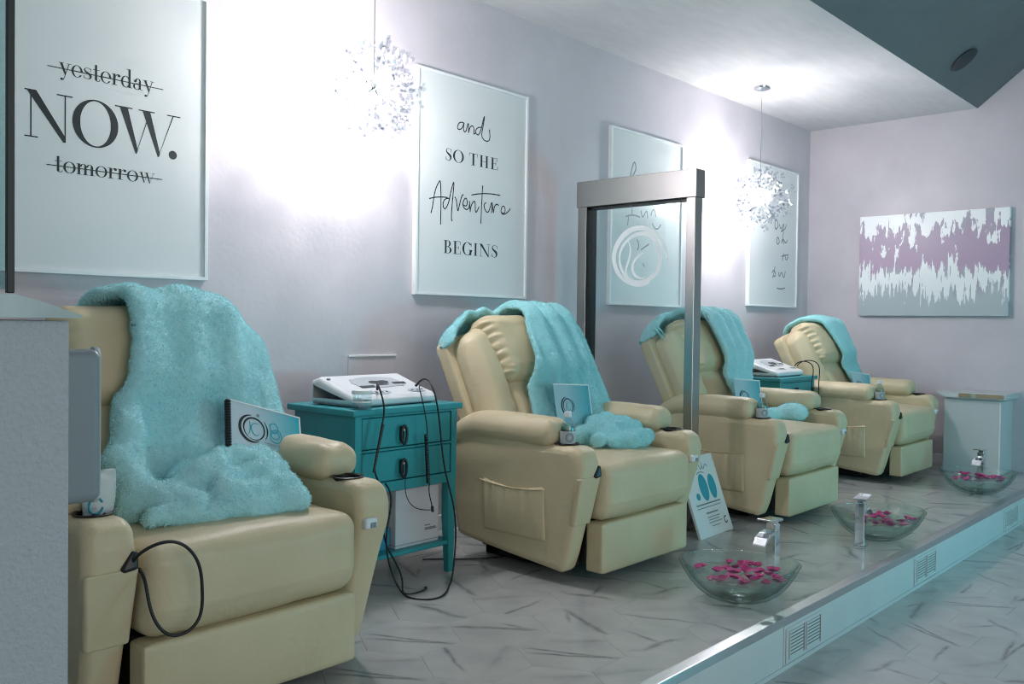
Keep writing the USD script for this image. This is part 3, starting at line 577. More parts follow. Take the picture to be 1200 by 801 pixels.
def b1(P, x, s, n, B):
    folds = lambda x, s, n: 0.012 * np.sin(x * 15 + 3.5 * s + 0.6) * np.clip(0.8 - s, 0, 1) * 1.2 + 0.007 * np.sin(x * 37 - s * 6) + 0.005 * np.sin(9 * s + 5 * x)
    D = drape(x, s, n, B, ([0, .18, .45, .62, .75], [-.22, -.17, -.08, -.06, -.13]), ([0, .3, .6], [.47, .48, .50]), -0.02, folds, 0.021, 0.034, rear=0.2)
    D = np.minimum(D, drape(x, s, n, B, ([0, .6, .7], [-.2, -.14, -.12]), ([0, .6], [0.3, 0.3]), 0.63, folds, 0.022, 0.038, rear=0.40))
    H = seg(P, (-.115, .56, .80), (-.185, .44, .64), .040, .050)
    H = smin(H, seg(P, (-.185, .44, .64), (-.205, .31, .545), .050, .058), .03)
    H = smin(H, seg(P, (-.205, .31, .545), (-.10, .20, .535), .055, .055), .03)
    H = smin(H, seg(P, (-.16, .26, .545), (.00, .26, .630), .054, .042), .025)
    H2 = ell(P, (.05, .33, .56), (.17, .16, .075))
    for a_, b_, r0 in (((-.02, .28, .615), (.03, .30, .638), .042), ((.06, .29, .620), (.10, .31, .640), .038), ((.13, .29, .628), (.175, .31, .640), .038), ((.17, .33, .615), (.235, .36, .60), .044), ((-.02, .225, .600), (.195, .245, .600), .036), ((-.03, .185, .570), (.08, .175, .562), .038), ((.06, .19, .565), (.195, .20, .560), .040), ((-.06, .165, .530), (.19, .155, .530), .038), ((-.22, .20, .525), (.18, .13, .520), .032)):
        H2 = smin(H2, seg(P, a_, b_, r0), .006)
    H = smin(H, H2, .010)
    H = smin(H, seg(P, (.05, .46, .54), (.22, .50, .54), .07), .04)
    H = H + 0.005 * np.sin(P[..., 0] * 36 + P[..., 2] * 30)
    S = smin(D, H, .03)
    return smax(S, 0.497 - P[..., 2], 0.008)
blanket('blanket', 0, 'large pale aqua plush blanket draped down the nearest recliner and heaped on its seat', M['fur2'], (-.34, .06, .46), (.56, 1.16, 1.20), .0095, b1, 0.0055, 1, strands=60000, hair=.0068)

def b2(P, x, s, n, B):
    pl = lambda x, s, n: 0.021 * np.abs(np.sin(x * 24 + 1.1 * s + 1.2)) * (0.35 + 0.65 * np.clip((n - 0.04) / 0.14, 0, 1)) + 0.007 * np.sin(x * 55 + 3 * s) - 0.004
    D = drape(x, s, n, B, ([0, .2, .45, .62, .75], [-.20, -.17, -.10, -.05, -.05]), ([0, .3, .6], [.43, .45, .47]), 0.02, pl, 0.016, 0.026, rear=0.2, whole_top=0.50)
    H = ell(P, (.11, .30, .535), (.18, .16, .06))
    for a_, b_, r in (((-.12, .36, .555), (.04, .31, .585), .038), ((.00, .34, .60), (.16, .37, .612), .038), ((.10, .31, .600), (.24, .33, .590), .036), ((.02, .27, .580), (.14, .25, .590), .036), ((.15, .26, .575), (.265, .29, .570), .038), ((-.02, .21, .540), (.07, .20, .548), .034), ((.08, .18, .540), (.17, .20, .556), .036), ((.17, .19, .535), (.265, .22, .542), .036), ((.20, .34, .580), (.285, .36, .56), .034), ((-.07, .25, .548), (.04, .25, .575), .034)):
        H = smin(H, seg(P, a_, b_, r), .006)
    H = H + 0.005 * np.sin(P[..., 0] * 60 + P[..., 1] * 45)
    S = smin(D, H, .025)
    return smax(S, 0.497 - P[..., 2], 0.008)
blanket('blanket', 1, 'aqua plush blanket hanging in pleats over the second recliner and bunched on its seat', M['fur'], (-.46, .08, .46), (.54, 1.16, 1.20), .0095, b2, 0.0035, 2, strands=36000, hair=.006)

def b3(P, x, s, n, B):
    pl = lambda x, s, n: (0.2 + 0.8 * np.clip((n - 0.04) / 0.14, 0, 1)) * (0.017 * np.abs(np.sin(x * 27 + 2.2 * s)) + 0.006 * np.sin(x * 60))
    D = drape(x, s, n, B, ([0, .2, .45, .62, .75], [.00, -.06, -.10, -.12, -.22]), ([0, .3, .6], [.20, .27, .36]), 0.02, pl, 0.017, 0.034, rear=0.25, whole_top=0.54)
    H = ell(P, (.255, .29, .545), (.075, .09, .055)); H = smin(H, seg(P, (.10, .40, .53), (.25, .32, .54), .04), .02)
    return np.minimum(D, smax(H, 0.497 - P[..., 2], 0.008))
blanket('blanket', 2, 'pale aqua plush blanket over the right shoulder of the recliner behind the glass divider', M['fur2'], (-.46, .16, .46), (.52, 1.16, 1.20), .012, b3, 0.004, 3, strands=16000, hair=.008)

def b4(P, x, s, n, B):
    pl = lambda x, s, n: 0.007 * np.sin(x * 18 + 2 * s)
    return drape(x, s, n, B, ([0, .2, .45, .62, .75], [.08, .02, -.06, -.14, -.22]), ([0, .3, .6], [.28, .33, .38]), 0.05, pl, 0.017, 0.024, rear=0.25)
blanket('blanket', 3, 'flat aqua plush blanket over the right half of the farthest recliner back', M['fur'], (-.36, .40, .46), (.52, 1.16, 1.20), .012, b4, 0.004, 4, strands=12000, hair=.007)

# ------------------------------------------------------------------ lettering (didone capitals and lower case drawn from strokes; pen scripts)
def vst(pts, ws, n=28):
    p = spline(pts, n); w = np.interp(np.linspace(0, 1, n), np.linspace(0, 1, len(ws)), ws) / 2
    return unary_union([unary_union([Point(*p[i]).buffer(w[i], 6), Point(*p[i + 1]).buffer(w[i + 1], 6)]).convex_hull for i in range(n - 1)])
def ring(cx, cy, rx, ry, ix, iy):
    e = lambda a, b: affinity.scale(Point(cx, cy).buffer(1, 24), a, b)
    return e(rx, ry).difference(e(ix, iy))
def R(x0, x1, y0, y1): return sbox(x0, y0, x1, y1)
H_ = 0.026
def glyph(c):
    if c == 'N': return unary_union([R(.115, .115 + H_, 0, 1), R(0, .27, 0, H_), Polygon([(.03, 1), (.235, 1), (.845, .08), (.845, -.02), (.79, -.02)]), R(0.0, .235, 1 - H_, 1), R(.82, .845, 0, 1), R(.66, .99, 1 - H_, 1)]), 1.0
    if c == 'O': return ring(.5, .5, .5, .525, .335, .495), 1.03
    if c == 'W': return unary_union([Polygon([(.10, 1), (.285, 1), (.53, .06), (.505, -.02), (.475, -.02)]), Polygon([(.485, -.02), (.515, .05), (.80, .9), (.775, .9)]), Polygon([(.63, 1), (.815, 1), (1.06, .06), (1.035, -.02), (1.005, -.02)]), Polygon([(1.015, -.02), (1.045, .05), (1.40, 1), (1.37, 1)]), R(0, .40, 1 - H_, 1), R(.54, .93, 1 - H_, 1), R(1.23, 1.56, 1 - H_, 1)]), 1.56
    if c == '.': return Point(.09, .08).buffer(.105), .2
    if c == 'S': return vst([(.50, .76), (.45, .93), (.29, .985), (.12, .91), (.09, .75), (.26, .56), (.45, .40), (.48, .19), (.33, .03), (.15, .05), (.05, .26)], [.03, .03, .03, .06, .11, .17, .17, .10, .04, .03, .03]).union(unary_union([R(.49, .515, .7, .96), R(.035, .06, .05, .32)])), .60
    if c == 'T': return unary_union([R(.28, .42, 0, 1), R(0, .70, 1 - H_ * 1.3, 1), R(0, .03, .72, 1), R(.67, .70, .72, 1), R(.17, .53, 0, H_)]), .76
    if c == 'H': return unary_union([R(.10, .24, 0, 1), R(.56, .70, 0, 1), R(.2, .6, .49, .49 + H_ * 1.3), R(0, .34, 0, H_), R(.46, .8, 0, H_), R(0, .34, 1 - H_, 1), R(.46, .8, 1 - H_, 1)]), .86
    if c == 'E': return unary_union([R(.10, .24, 0, 1), R(0, .62, 0, H_ * 1.2), R(0, .60, 1 - H_ * 1.2, 1), R(.2, .46, .49, .49 + H_ * 1.2), R(.60, .63, 0, .3), R(.57, .60, .72, 1), R(.44, .47, .38, .62)]), .70
    if c == 'B': return unary_union([R(.10, .24, 0, 1), R(0, .35, 0, H_), R(0, .35, 1 - H_, 1), ring(.32, .755, .25, .245, .13, .215).intersection(R(.3, .7, 0, 1)), ring(.34, .26, .31, .26, .17, .23).intersection(R(.3, .8, 0, 1)), R(.2, .35, .5, .53)]), .70
    if c == 'G': return unary_union([ring(.42, .5, .42, .52, .27, .49).difference(R(.5, 1, .42, .80)), R(.62, .76, .02, .42), R(.52, .86, .42 - H_, .42), R(.74, .77, .70, .96)]), .88
    if c == 'I': return unary_union([R(.10, .24, 0, 1), R(0, .34, 0, H_), R(0, .34, 1 - H_, 1)]), .42
    # lower case: x-height 1
    if c == 'o': return ring(.5, .5, .48, .53, .31, .49), 1.02
    if c == 'e': return unary_union([ring(.47, .5, .46, .53, .29, .49).difference(R(.47, 1, .22, .50)), R(.1, .92, .49, .54)]), .96
    if c == 'y': return unary_union([Polygon([(.06, 1), (.27, 1), (.58, .12), (.50, -.06)]), Polygon([(.80, 1), (.86, 1), (.44, -.32), (.36, -.46), (.33, -.40), (.42, -.25)]), R(-.02, .40, .96, 1), R(.64, 1.0, .96, 1), Point(.22, -.42).buffer(.11), R(.2, .38, -.49, -.45)]), .98
    if c == 's': return affinity.scale(glyph('S')[0], 1.25, 1.02, origin=(0, 0)), .76
    if c == 't': return unary_union([R(.18, .36, .06, 1.42), R(0, .56, .95, 1), vst([(.27, .14), (.36, .0), (.52, .02), (.60, .16)], [.12, .06, .05, .05], 10)]), .62
    if c == 'r': return unary_union([R(.12, .30, 0, 1), R(0, .46, 0, .045), R(0, .2, .96, 1), vst([(.29, .6), (.40, .92), (.58, .99)], [.05, .05, .06], 10), Point(.62, .88).buffer(.12)]), .76
    if c == 'd': return unary_union([ring(.44, .5, .43, .53, .26, .48), R(.68, .86, 0, 1.68), R(.52, .8, 1.63, 1.68), R(.8, 1.0, 0, .045)]), 1.04
    if c == 'a': return unary_union([R(.54, .72, .04, .72), ring(.46, .70, .27, .33, .12, .29).intersection(R(0, 1, .72, 1.2)), Point(.22, .74).buffer(.12), ring(.36, .27, .34, .30, .19, .26).intersection(R(0, .6, -.1, 1)), R(.7, .88, 0, .045)]), .92
    if c == 'm': return unary_union([R(.10, .28, 0, 1), R(.62, .80, 0, .8), R(1.14, 1.32, 0, .8), R(0, .2, .96, 1), ring(.53, .72, .27, .30, .13, .26).intersection(R(.26, .8, .72, 1.1)), ring(1.05, .72, .27, .30, .13, .26).intersection(R(.78, 1.4, .72, 1.1)), R(0, .40, 0, .045), R(.52, .92, 0, .045), R(1.04, 1.44, 0, .045)]), 1.46
    if c == 'w': return affinity.scale(glyph('W')[0], .92, 1, origin=(0, 0)), 1.40
    return Point(0, 0).buffer(.001), .35
def word(text, gap=0.06):
    x = 0; out = []
    for c in text:
        if c == ' ': x += .42; continue
        g, a = glyph(c); out.append(affinity.translate(g, x, 0)); x += a + gap
    return unary_union(out)
def fit(shape, x0, x1, y0, unit):
    """scale so that one glyph unit is `unit` high, and the word spans x0..x1"""
    a, _, b, _ = shape.bounds
    return affinity.affine_transform(shape, [(x1 - x0) / (b - a), 0, 0, unit, x0 - a * (x1 - x0) / (b - a), y0])
def put_print(name, shape, parent, y, m, ox, oz, t=0.0006):
    return obj(name, upright(extrude(shape.simplify(0.0003), t), -ox, y, -oz), m, parent, smooth=False)
def pen(strokes, w, n=26):
    return unary_union([LineString(spline(s, n)).buffer(w / 2, 4) for s in strokes])

AND = [[(3.294, 2.078), (3.272, 2.078), (3.253, 2.061), (3.252, 2.042), (3.270, 2.042), (3.289, 2.062), (3.297, 2.079), (3.293, 2.055), (3.300, 2.034), (3.314, 2.044)], [(3.314, 2.044), (3.330, 2.075), (3.331, 2.035), (3.339, 2.060), (3.360, 2.074), (3.370, 2.058), (3.368, 2.035), (3.385, 2.044)], [(3.420, 2.077), (3.396, 2.070), (3.382, 2.046), (3.396, 2.033), (3.418, 2.056), (3.441, 2.126), (3.445, 2.136), (3.435, 2.074), (3.434, 2.024), (3.443, 2.017), (3.486, 2.075)]]
ADV = [[(3.073, 1.596), (3.091, 1.674), (3.122, 1.752), (3.132, 1.763), (3.137, 1.740), (3.1395, 1.690), (3.140, 1.640), (3.1395, 1.590), (3.139, 1.545)], [(3.062, 1.666), (3.117, 1.679), (3.183, 1.684)], [(3.194, 1.681), (3.167, 1.673), (3.154, 1.643), (3.164, 1.624), (3.186, 1.646), (3.203, 1.696), (3.226, 1.765), (3.219, 1.659), (3.219, 1.570)], [(3.237, 1.692), (3.248, 1.672), (3.259, 1.626), (3.276, 1.675), (3.297, 1.711)], [(3.300, 1.658), (3.326, 1.681), (3.317, 1.695), (3.299, 1.678), (3.300, 1.648), (3.318, 1.638), (3.342, 1.663)], [(3.343, 1.682), (3.349, 1.632), (3.363, 1.673), (3.380, 1.687), (3.386, 1.657), (3.389, 1.633), (3.413, 1.660)], [(3.440, 1.774), (3.434, 1.682), (3.430, 1.576)], [(3.359, 1.717), (3.463, 1.736), (3.574, 1.739)], [(3.466, 1.688), (3.461, 1.650), (3.479, 1.639), (3.499, 1.669), (3.508, 1.690), (3.510, 1.640)], [(3.515, 1.689), (3.526, 1.646), (3.532, 1.672), (3.546, 1.688), (3.565, 1.684)], [(3.587, 1.649), (3.617, 1.669), (3.606, 1.685), (3.586, 1.668), (3.591, 1.643), (3.622, 1.646), (3.657, 1.677)]]
P4 = [[(6.848, 1.845), (6.873, 1.901), (6.845, 1.914), (6.827, 1.866), (6.855, 1.838)], [(6.908, 1.881), (6.937, 1.853), (6.971, 1.887)], [(6.984, 1.893), (6.972, 1.851), (6.945, 1.830), (7.014, 1.860), (7.030, 1.892)], [(6.862, 1.754), (6.896, 1.772), (6.907, 1.734), (6.873, 1.724), (6.866, 1.746)], [(6.987, 1.826), (6.976, 1.770), (6.991, 1.732)], [(6.949, 1.737), (6.990, 1.764), (7.026, 1.743), (7.053, 1.768)], [(6.995, 1.650), (6.976, 1.598)], [(6.961, 1.629), (7.076, 1.649)], [(7.024, 1.629), (7.042, 1.605), (7.077, 1.636)], [(6.840, 1.536), (6.822, 1.481), (6.806, 1.449)], [(6.795, 1.487), (6.838, 1.500), (6.856, 1.475), (6.816, 1.462)], [(6.907, 1.493), (6.932, 1.468), (6.959, 1.496), (6.988, 1.470), (7.029, 1.507)], [(6.888, 1.366), (6.965, 1.363), (7.028, 1.373)]]
P3 = [[(4.790, 1.998), (4.810, 2.053), (4.840, 2.093), (4.853, 2.068), (4.824, 2.011), (4.807, 1.956), (4.844, 1.943)], [(4.751, 1.739), (4.837, 1.756), (4.906, 1.750)], [(4.781, 1.750), (4.771, 1.688)], [(4.817, 1.795), (4.818, 1.754)], [(4.921, 1.791), (4.945, 1.757), (4.976, 1.793), (4.996, 1.753)], [(5.035, 1.775), (5.067, 1.815), (5.094, 1.772)], [(5.053, 1.722), (5.103, 1.690), (5.153, 1.722)], [(4.879, 1.600), (4.899, 1.565), (4.887, 1.538)], [(4.928, 1.541), (4.976, 1.565), (5.014, 1.583)], [(4.953, 1.452), (4.966, 1.435)]]
LOGO = [[(2.593, 1.401), (2.608, 1.472), (2.660, 1.534), (2.746, 1.573), (2.832, 1.564), (2.901, 1.511), (2.934, 1.431), (2.907, 1.339), (2.847, 1.289), (2.778, 1.267), (2.702, 1.282)], [(2.674, 1.525), (2.755, 1.545), (2.841, 1.516), (2.894, 1.445), (2.888, 1.372), (2.847, 1.313), (2.779, 1.283), (2.703, 1.298), (2.652, 1.340), (2.635, 1.411), (2.659, 1.491), (2.707, 1.531), (2.755, 1.545)], [(2.841, 1.508), (2.825, 1.450), (2.839, 1.394), (2.853, 1.346), (2.832, 1.301), (2.779, 1.275)], [(2.729, 1.445), (2.781, 1.416), (2.809, 1.377), (2.804, 1.336), (2.769, 1.307), (2.726, 1.310)]]

def poster(x0, x1, z0, z1, label):
    cx = (x0 + x1) / 2
    t = thing('framed_print', label, 'poster', (cx, WY, z0))
    w, h, b, dp = (x1 - x0) / 2, z1 - z0, 0.0125, 0.026
    obj('print', bx(-w + b * .6, w - b * .6, -0.016, -0.006, b * .6, h - b * .6), M['paper'], t, smooth=False)
    c = [(-w, 0), (w, 0), (w, h), (-w, h)]; i = [(-w + b, b), (w - b, b), (w - b, h - b), (-w + b, h - b)]
    for k in range(4):
        k2 = (k + 1) % 4; q = [c[k], c[k2], i[k2], i[k]]
        obj('frame_bar', hull([(x, y, z) for x, z in q for y in (0.0, -dp + 0.002)] + [(x + (0.002 if x < 0 else -0.002), -dp, z + (0.002 if z < h / 2 else -0.002)) for x, z in q]), M['frame'], t, smooth=False)
    return t, cx, z0
PY = -0.0161
t, ox, oz = poster(1.045, 1.865, 1.205, 2.318, 'white framed print with large serif word between two struck-out words')
put_print('lettering', fit(word('yesterday', .03), 1.296, 1.643, 1.9065, 0.0405), t, PY, M['ink'], ox, oz)
put_print('strike_line', sbox(1.258, 1.9245, 1.679, 1.9275), t, PY - .0004, M['ink'], ox, oz)
for ch, a, b in (('N', 1.184, 1.344), ('O', 1.343, 1.507), ('W', 1.495, 1.749)):
    put_print('lettering', fit(glyph(ch)[0], a, b, 1.671, 0.163), t, PY, M['ink'], ox, oz)
put_print('lettering', Point(1.719, 1.683).buffer(.0165), t, PY, M['ink'], ox, oz)
put_print('lettering', fit(word('tomorrow', .03), 1.283, 1.649, 1.5635, 0.0385), t, PY, M['ink'], ox, oz)
put_print('strike_line', sbox(1.256, 1.5825, 1.677, 1.5855), t, PY - .0004, M['ink'], ox, oz)
t, ox, oz = poster(2.965, 3.792, 1.188, 2.305, 'white framed print with two script words and two lines of serif capitals')
put_print('lettering', pen(AND, .0055), t, PY, M['ink'], ox, oz)
put_print('lettering', fit(word('SO', .10), 3.170, 3.298, 1.871, .062), t, PY, M['ink'], ox, oz)
put_print('lettering', fit(word('THE', .10), 3.337, 3.554, 1.871, .062), t, PY, M['ink'], ox, oz)
put_print('lettering', pen(ADV, .0058), t, PY, M['ink'], ox, oz)
put_print('lettering', fit(word('BEGINS', .08), 3.162, 3.560, 1.403, .066), t, PY, M['ink'], ox, oz)
t, ox, oz = poster(4.575, 5.415, 1.176, 2.288, 'white framed print with faint script seen through the glass divider')
put_print('lettering', pen(P3, .009), t, PY, M['greyink'], ox, oz)
t, ox, oz = poster(6.385, 7.240, 1.212, 2.335, 'white framed print with small script lines behind the far pendant lamp')
put_print('lettering', pen(P4, .010), t, PY, M['greyink'], ox, oz)

cv = thing('canvas_painting', 'abstract mauve, white and silver canvas on the end wall', 'painting', (WX, 2.325, 1.153))
obj('canvas', bx(-0.040, -0.001, -0.557, 0.557, 0, 0.812, 0.003, 2), M['canvas'], cv, smooth=False)

# wall access plate behind the nightstand
wp = thing('wall_plate', 'flush access plate with a thin white rim on the wall above the front nightstand', 'wall plate', (2.722, WY, 0.60))
obj('plate', bx(-0.138, 0.138, -0.004, 0, 0.004, 0.288), M['wall'], wp, smooth=False)
for q in (bx(-0.143, 0.143, -0.009, 0, 0.288, 0.296, 0.001, 1), bx(-0.143, 0.143, -0.007, 0, -0.003, 0.004, 0.001, 1), bx(-0.143, -0.138, -0.0055, 0, 0.004, 0.288, 0.001, 1), bx(0.138, 0.143, -0.0055, 0, 0.004, 0.288, 0.001, 1)):
    obj('rim', q, M['wall'] if q.bounds[1][2] < .29 else M['frame'], wp, smooth=False)
# ceiling fitting in the dark slope
nz = np.array([0, -math.sin(math.atan(sl)), -math.cos(math.atan(sl))])
cfx, cfy = 6.55, 2.02 - 0.163
m = lathe([(0, 0), (0.085, 0), (0.095, 0.012), (0.070, 0.022), (0, 0.026)], 28)
cf = thing('ceiling_fitting', 'small dark round fitting in the sloping grey ceiling', 'ceiling fitting', (cfx, cfy, CZ + 0.163 * sl))
mm = rot(m, PI - math.atan(sl), (1, 0, 0))
obj('cover', mm, M['darkgrey'], cf, smooth=40)

# ------------------------------------------------------------------ pendants: crystal spray on wires
def pendant(name, x, y, z, label, seed):
    t = thing(name, label, 'pendant lamp', (x, y, CZ), group=None)
    obj('canopy', lathe([(0, 0), (0.060, 0), (0.062, -0.006), (0.058, -0.020), (0.040, -0.027), (0, -0.030)], 36), M['chrome'], t, smooth=40)
    obj('cord', cyl((0, 0, -0.028), (0, 0, z - CZ + 0.03), 0.0022, 8), M['silver'], t, smooth=60)
    c = np.array([0, 0, z - CZ])
    obj('hub', move(trimesh.creation.icosphere(2, 0.030), c), M['chrome'], t, smooth=60)
    rg = np.random.default_rng(seed)
    n = 96; k = np.arange(n) + 0.5; ph = np.arccos(1 - 2 * k / n); th = PI * (1 + 5 ** 0.5) * k
    D = np.column_stack([np.cos(th) * np.sin(ph), np.sin(th) * np.sin(ph), np.cos(ph)]) + rg.normal(0, 0.05, (n, 3)); D /= np.linalg.norm(D, axis=1, keepdims=True)
    wires, beads = [], []
    oc = trimesh.creation.icosphere(0, 1.0)
    for i, d in enumerate(D):
        L = rg.uniform(0.15, 0.225)
        wires.append(tube([c + d * 0.025, c + d * L], 0.0007, sides=4))
        a = np.cross(d, [0.3, 0.5, 0.8]); a /= np.linalg.norm(a); b = np.cross(d, a)
        for rr, sz in ((L, 0.0125), (L * 0.74, 0.008)):
            beads.append(trimesh.Trimesh(oc.vertices * sz @ np.stack([a, b, d * 1.25]) + c + d * rr, oc.faces, process=False))
        for q in range(3):                      # little cluster at each wire's tip
            an = rg.uniform(0, 2 * PI); e = (a * math.cos(an) + b * math.sin(an))
            p2 = c + d * (L + rg.uniform(-0.02, 0.012)) + e * rg.uniform(0.022, 0.036)
            wires.append(tube([c + d * (L - 0.035), p2], 0.0005, sides=3))
            beads.append(trimesh.Trimesh(oc.vertices * rg.uniform(.006, .010) + p2, oc.faces, process=False))
    obj('wires', trimesh.util.concatenate(wires), M['chrome'], t, smooth=False, kind='stuff')
    obj('crystals', trimesh.util.concatenate(beads), M['crystal'], t, smooth=False, kind='stuff')
    for d in ((1, 0, .2), (-1, 0, .2), (0, 1, .2), (0, -1, .2), (.6, .6, -.6), (-.6, -.6, -.6), (.6, -.6, .8), (-.6, .6, .8)):
        d = np.array(d) / np.linalg.norm(d)
        b = obj('bulb', move(trimesh.creation.icosphere(2, 0.012), c + d * 0.062), M['bulb'], t, smooth=60)
        obj('lamp_socket', cyl(c + d * 0.028, c + d * 0.052, 0.006, 10), M['chrome'], b, smooth=40)
pendant('pendant_lamp', 2.425, 2.98, 2.02, 'crystal spray pendant lamp hanging near the nearest recliner', 3)
pendant('pendant_lamp', 5.885, 2.98, 1.955, 'crystal spray pendant lamp hanging beyond the glass divider', 8)

# ------------------------------------------------------------------ half wall with glass at the left, and the far pedestal
hw = thing('half_wall', 'stippled white half wall at the left edge with a teal-grey cap', 'half wall', (0.50, EDGE, 0), kind=None)
obj('body', bx(-0.30, 0.081, 0, 1.86, 0, 1.046, 0.004), M['halfwall'], hw, smooth=False)
cp = [(-0.33, 1.050), (0.092, 1.050), (0.095, 1.054), (0.060, 1.066), (0.030, 1.076), (-0.002, 1.084), (-0.33, 1.086)]
v0 = [(x, -0.014, z) for x, z in cp]; v1 = [(x, 1.86, z) for x, z in cp]
obj('cap', hull(v0 + v1), M['cap'], hw, smooth=False)
gp = thing('glass_screen', 'upright glass screen standing on the half wall at the left edge', 'glass screen', (0.50, EDGE, 1.087))
obj('pane', bx(0.0055, 0.0125, 0.045, 1.84, 0.006, 1.55), M['paneteal'], gp, smooth=False)
obj('edge_strip', bx(0.0035, 0.0145, 0.036, 0.045, 0.0, 1.55, 0.001, 1), M['darkline'], gp, smooth=False)
obj('clamp', bx(-0.016, 0.0, 0.05, 0.11, 0, 0.035, 0.004), M['chrome'], gp)
pn = thing('wall_panel', 'grey rounded plastic panel fixed to the side of the half wall above the arm', 'panel', (0.581, 1.95, 0.66))
obj('shell', bx(0.012, 0.265, -0.02, 0.025, 0.0, 0.325, 0.021, 3), M['greypanel'], pn, smooth=40)
obj('rim', loft_profile(round_poly([(-0.004, -0.004), (0.029, -0.004), (0.029, 0.329), (-0.004, 0.329)], 0.01, 48), [0.255, 0.262, 0.268], [0, 0, 0.004]), M['midgrey'], pn, smooth=30)
obj('bracket', bx(0.0, 0.03, -0.01, 0.015, 0.06, 0.26, 0.003), M['midgrey'], pn)

pd = thing('pedestal', 'white pedestal with a mirrored cap in the far corner of the platform', 'pedestal', (7.15, 1.70, 0))
obj('body', bx(0, 0.35, 0.03, 0.41, 0, 0.535, 0.004), M['panel'], pd, smooth=False)
cpv = [(x, y, z) for x, y, z in ((-0.03, -0.01, .55), (-0.03, 0.40, .55), (-0.03, 0.46, .59), (-0.03, -0.02, .592), (0.35, -0.01, .55), (0.35, 0.46, .55), (0.35, 0.46, .592), (0.35, -0.02, .592))]
obj('cap', hull(cpv), M['panel'], pd, smooth=False)
obj('mirror_band', bx(-0.036, -0.030, 0.0, 0.30, 0.556, 0.586, 0.001, 1), M['chrome'], pd, smooth=False)
obj('corner_trim', bx(-0.004, 0.004, 0.026, 0.034, 0, 0.535), M['frame'], pd, smooth=False)
obj('neck', bx(0.012, 0.35, 0.04, 0.40, 0.535, 0.551), M['midgrey'], pd, smooth=False)

# ------------------------------------------------------------------ glass divider between the middle recliners
dv = thing('glass_divider', 'steel framed glass divider with a white circular emblem, between the second and third recliners', 'glass divider', (4.09, 2.785, 0))
obj('header', bx(-0.045, 0.045, -0.385, 0.385, 1.709, 1.853, 0.002, 1), M['steel'], dv, smooth=False)
obj('post', bx(-0.040, 0.032, -0.378, -0.326, 0.008, 1.709, 0.002, 1), M['steel'], dv, smooth=False)
obj('post', bx(-0.040, 0.032, 0.318, 0.378, 0.008, 1.709, 0.002, 1), M['steel'], dv, smooth=False)
obj('gasket', bx(-0.020, 0.020, 0.288, 0.318, 0.06, 1.705), M['darkline'], dv, smooth=False)
obj('gasket', bx(-0.020, 0.020, -0.322, 0.318, 1.694, 1.709), M['darkline'], dv, smooth=False)
obj('bottom_rail', bx(-0.030, 0.030, -0.326, 0.318, 0.008, 0.07, 0.002, 1), M['steel'], dv, smooth=False)
for q in (-0.352, 0.348):
    obj('foot_plate', bx(-0.055, 0.05, q - 0.04, q + 0.04, 0, 0.008, 0.002, 1), M['steel'], dv, smooth=False)
obj('pane', bx(-0.004, 0.004, -0.326, 0.290, 0.07, 1.70), M['pane'], dv, smooth=False)
lg = unary_union([vst([(2.785 - y, z) for y, z in s], w, 60 if k < 2 else 40) for k, (s, w) in enumerate(zip(LOGO, ([.008, .018, .026, .030, .028, .024, .02, .012], [.018, .022, .016, .014, .018, .02, .024, .026, .022, .018], [.006, .012, .012, .006], [.004, .014, .016, .006])))])
e_ = extrude(lg.simplify(.0004), 0.0008); v, f = arr(e_)
obj('emblem', trimesh.Trimesh(np.column_stack([-0.0042 - v[:, 2], -v[:, 0], v[:, 1]]), f, process=False), M['frost'], dv, smooth=False)

# ------------------------------------------------------------------ nightstands
ns = thing('nightstand', 'teal two-drawer nightstand with a lower shelf, between the two nearest recliners', 'nightstand', (2.41, 2.72, 0), group='teal nightstands between the recliners')
T_ = M['teal']
obj('top', bx(-0.29, 0.29, -0.012, 0.425, 0.690, 0.716, 0.006), T_, ns, smooth=30)
obj('body', bx(-0.266, 0.266, 0.028, 0.400, 0.392, 0.691), T_, ns, smooth=False)
for q in ((-0.268, -0.238, 0.385, 0.690), (0.238, 0.268, 0.385, 0.690), (-0.238, 0.238, 0.682, 0.690), (-0.238, 0.238, 0.548, 0.556), (-0.238, 0.238, 0.385, 0.424)):
    obj('face_frame', bx(q[0], q[1], 0.004, 0.029, q[2], q[3]), T_, ns, smooth=False)
for za, zb in ((0.559, 0.679), (0.427, 0.545)):
    d = obj('drawer', bx(-0.234, 0.234, 0.006, 0.0285, za, zb, 0.003, 1), T_, ns, smooth=False)
    zc = (za + zb) / 2 - 0.014
    ov = np.column_stack([0.014 * np.cos(np.linspace(0, 2 * PI, 28, endpoint=False)) - 0.036, np.full(28, -0.012), zc + 0.036 * np.sin(np.linspace(0, 2 * PI, 28, endpoint=False))])
    obj('pull', tube(ov, 0.0055, closed=True, sides=8), M['black'], d, smooth=60, label='black oval drop pull')
    obj('pull_plate', bx(-0.046, -0.026, -0.004, 0.008, zc - 0.024, zc + 0.034, 0.006), M['black'], d)
    obj('pull_stud', move(trimesh.creation.icosphere(2, 0.007), (-0.036, -0.008, zc + 0.02)), M['silver'], d, smooth=60)
for sx in (-1, 1):
    for ya, yb in ((0.006, 0.046), (0.362, 0.402)):
        x_o, yc = sx * 0.268, (ya + yb) / 2
        top = [(x_o, ya, .40), (x_o - sx * .042, ya, .40), (x_o, yb, .40), (x_o - sx * .042, yb, .40)]
        mid = [(x, y, .24) for x, y, _ in top]
        bot = [(x_o - sx * .004, yc - .014, 0), (x_o - sx * .030, yc - .014, 0), (x_o - sx * .004, yc + .014, 0), (x_o - sx * .030, yc + .014, 0)]
        obj('leg', hull(top + mid + bot), T_, ns, smooth=False)
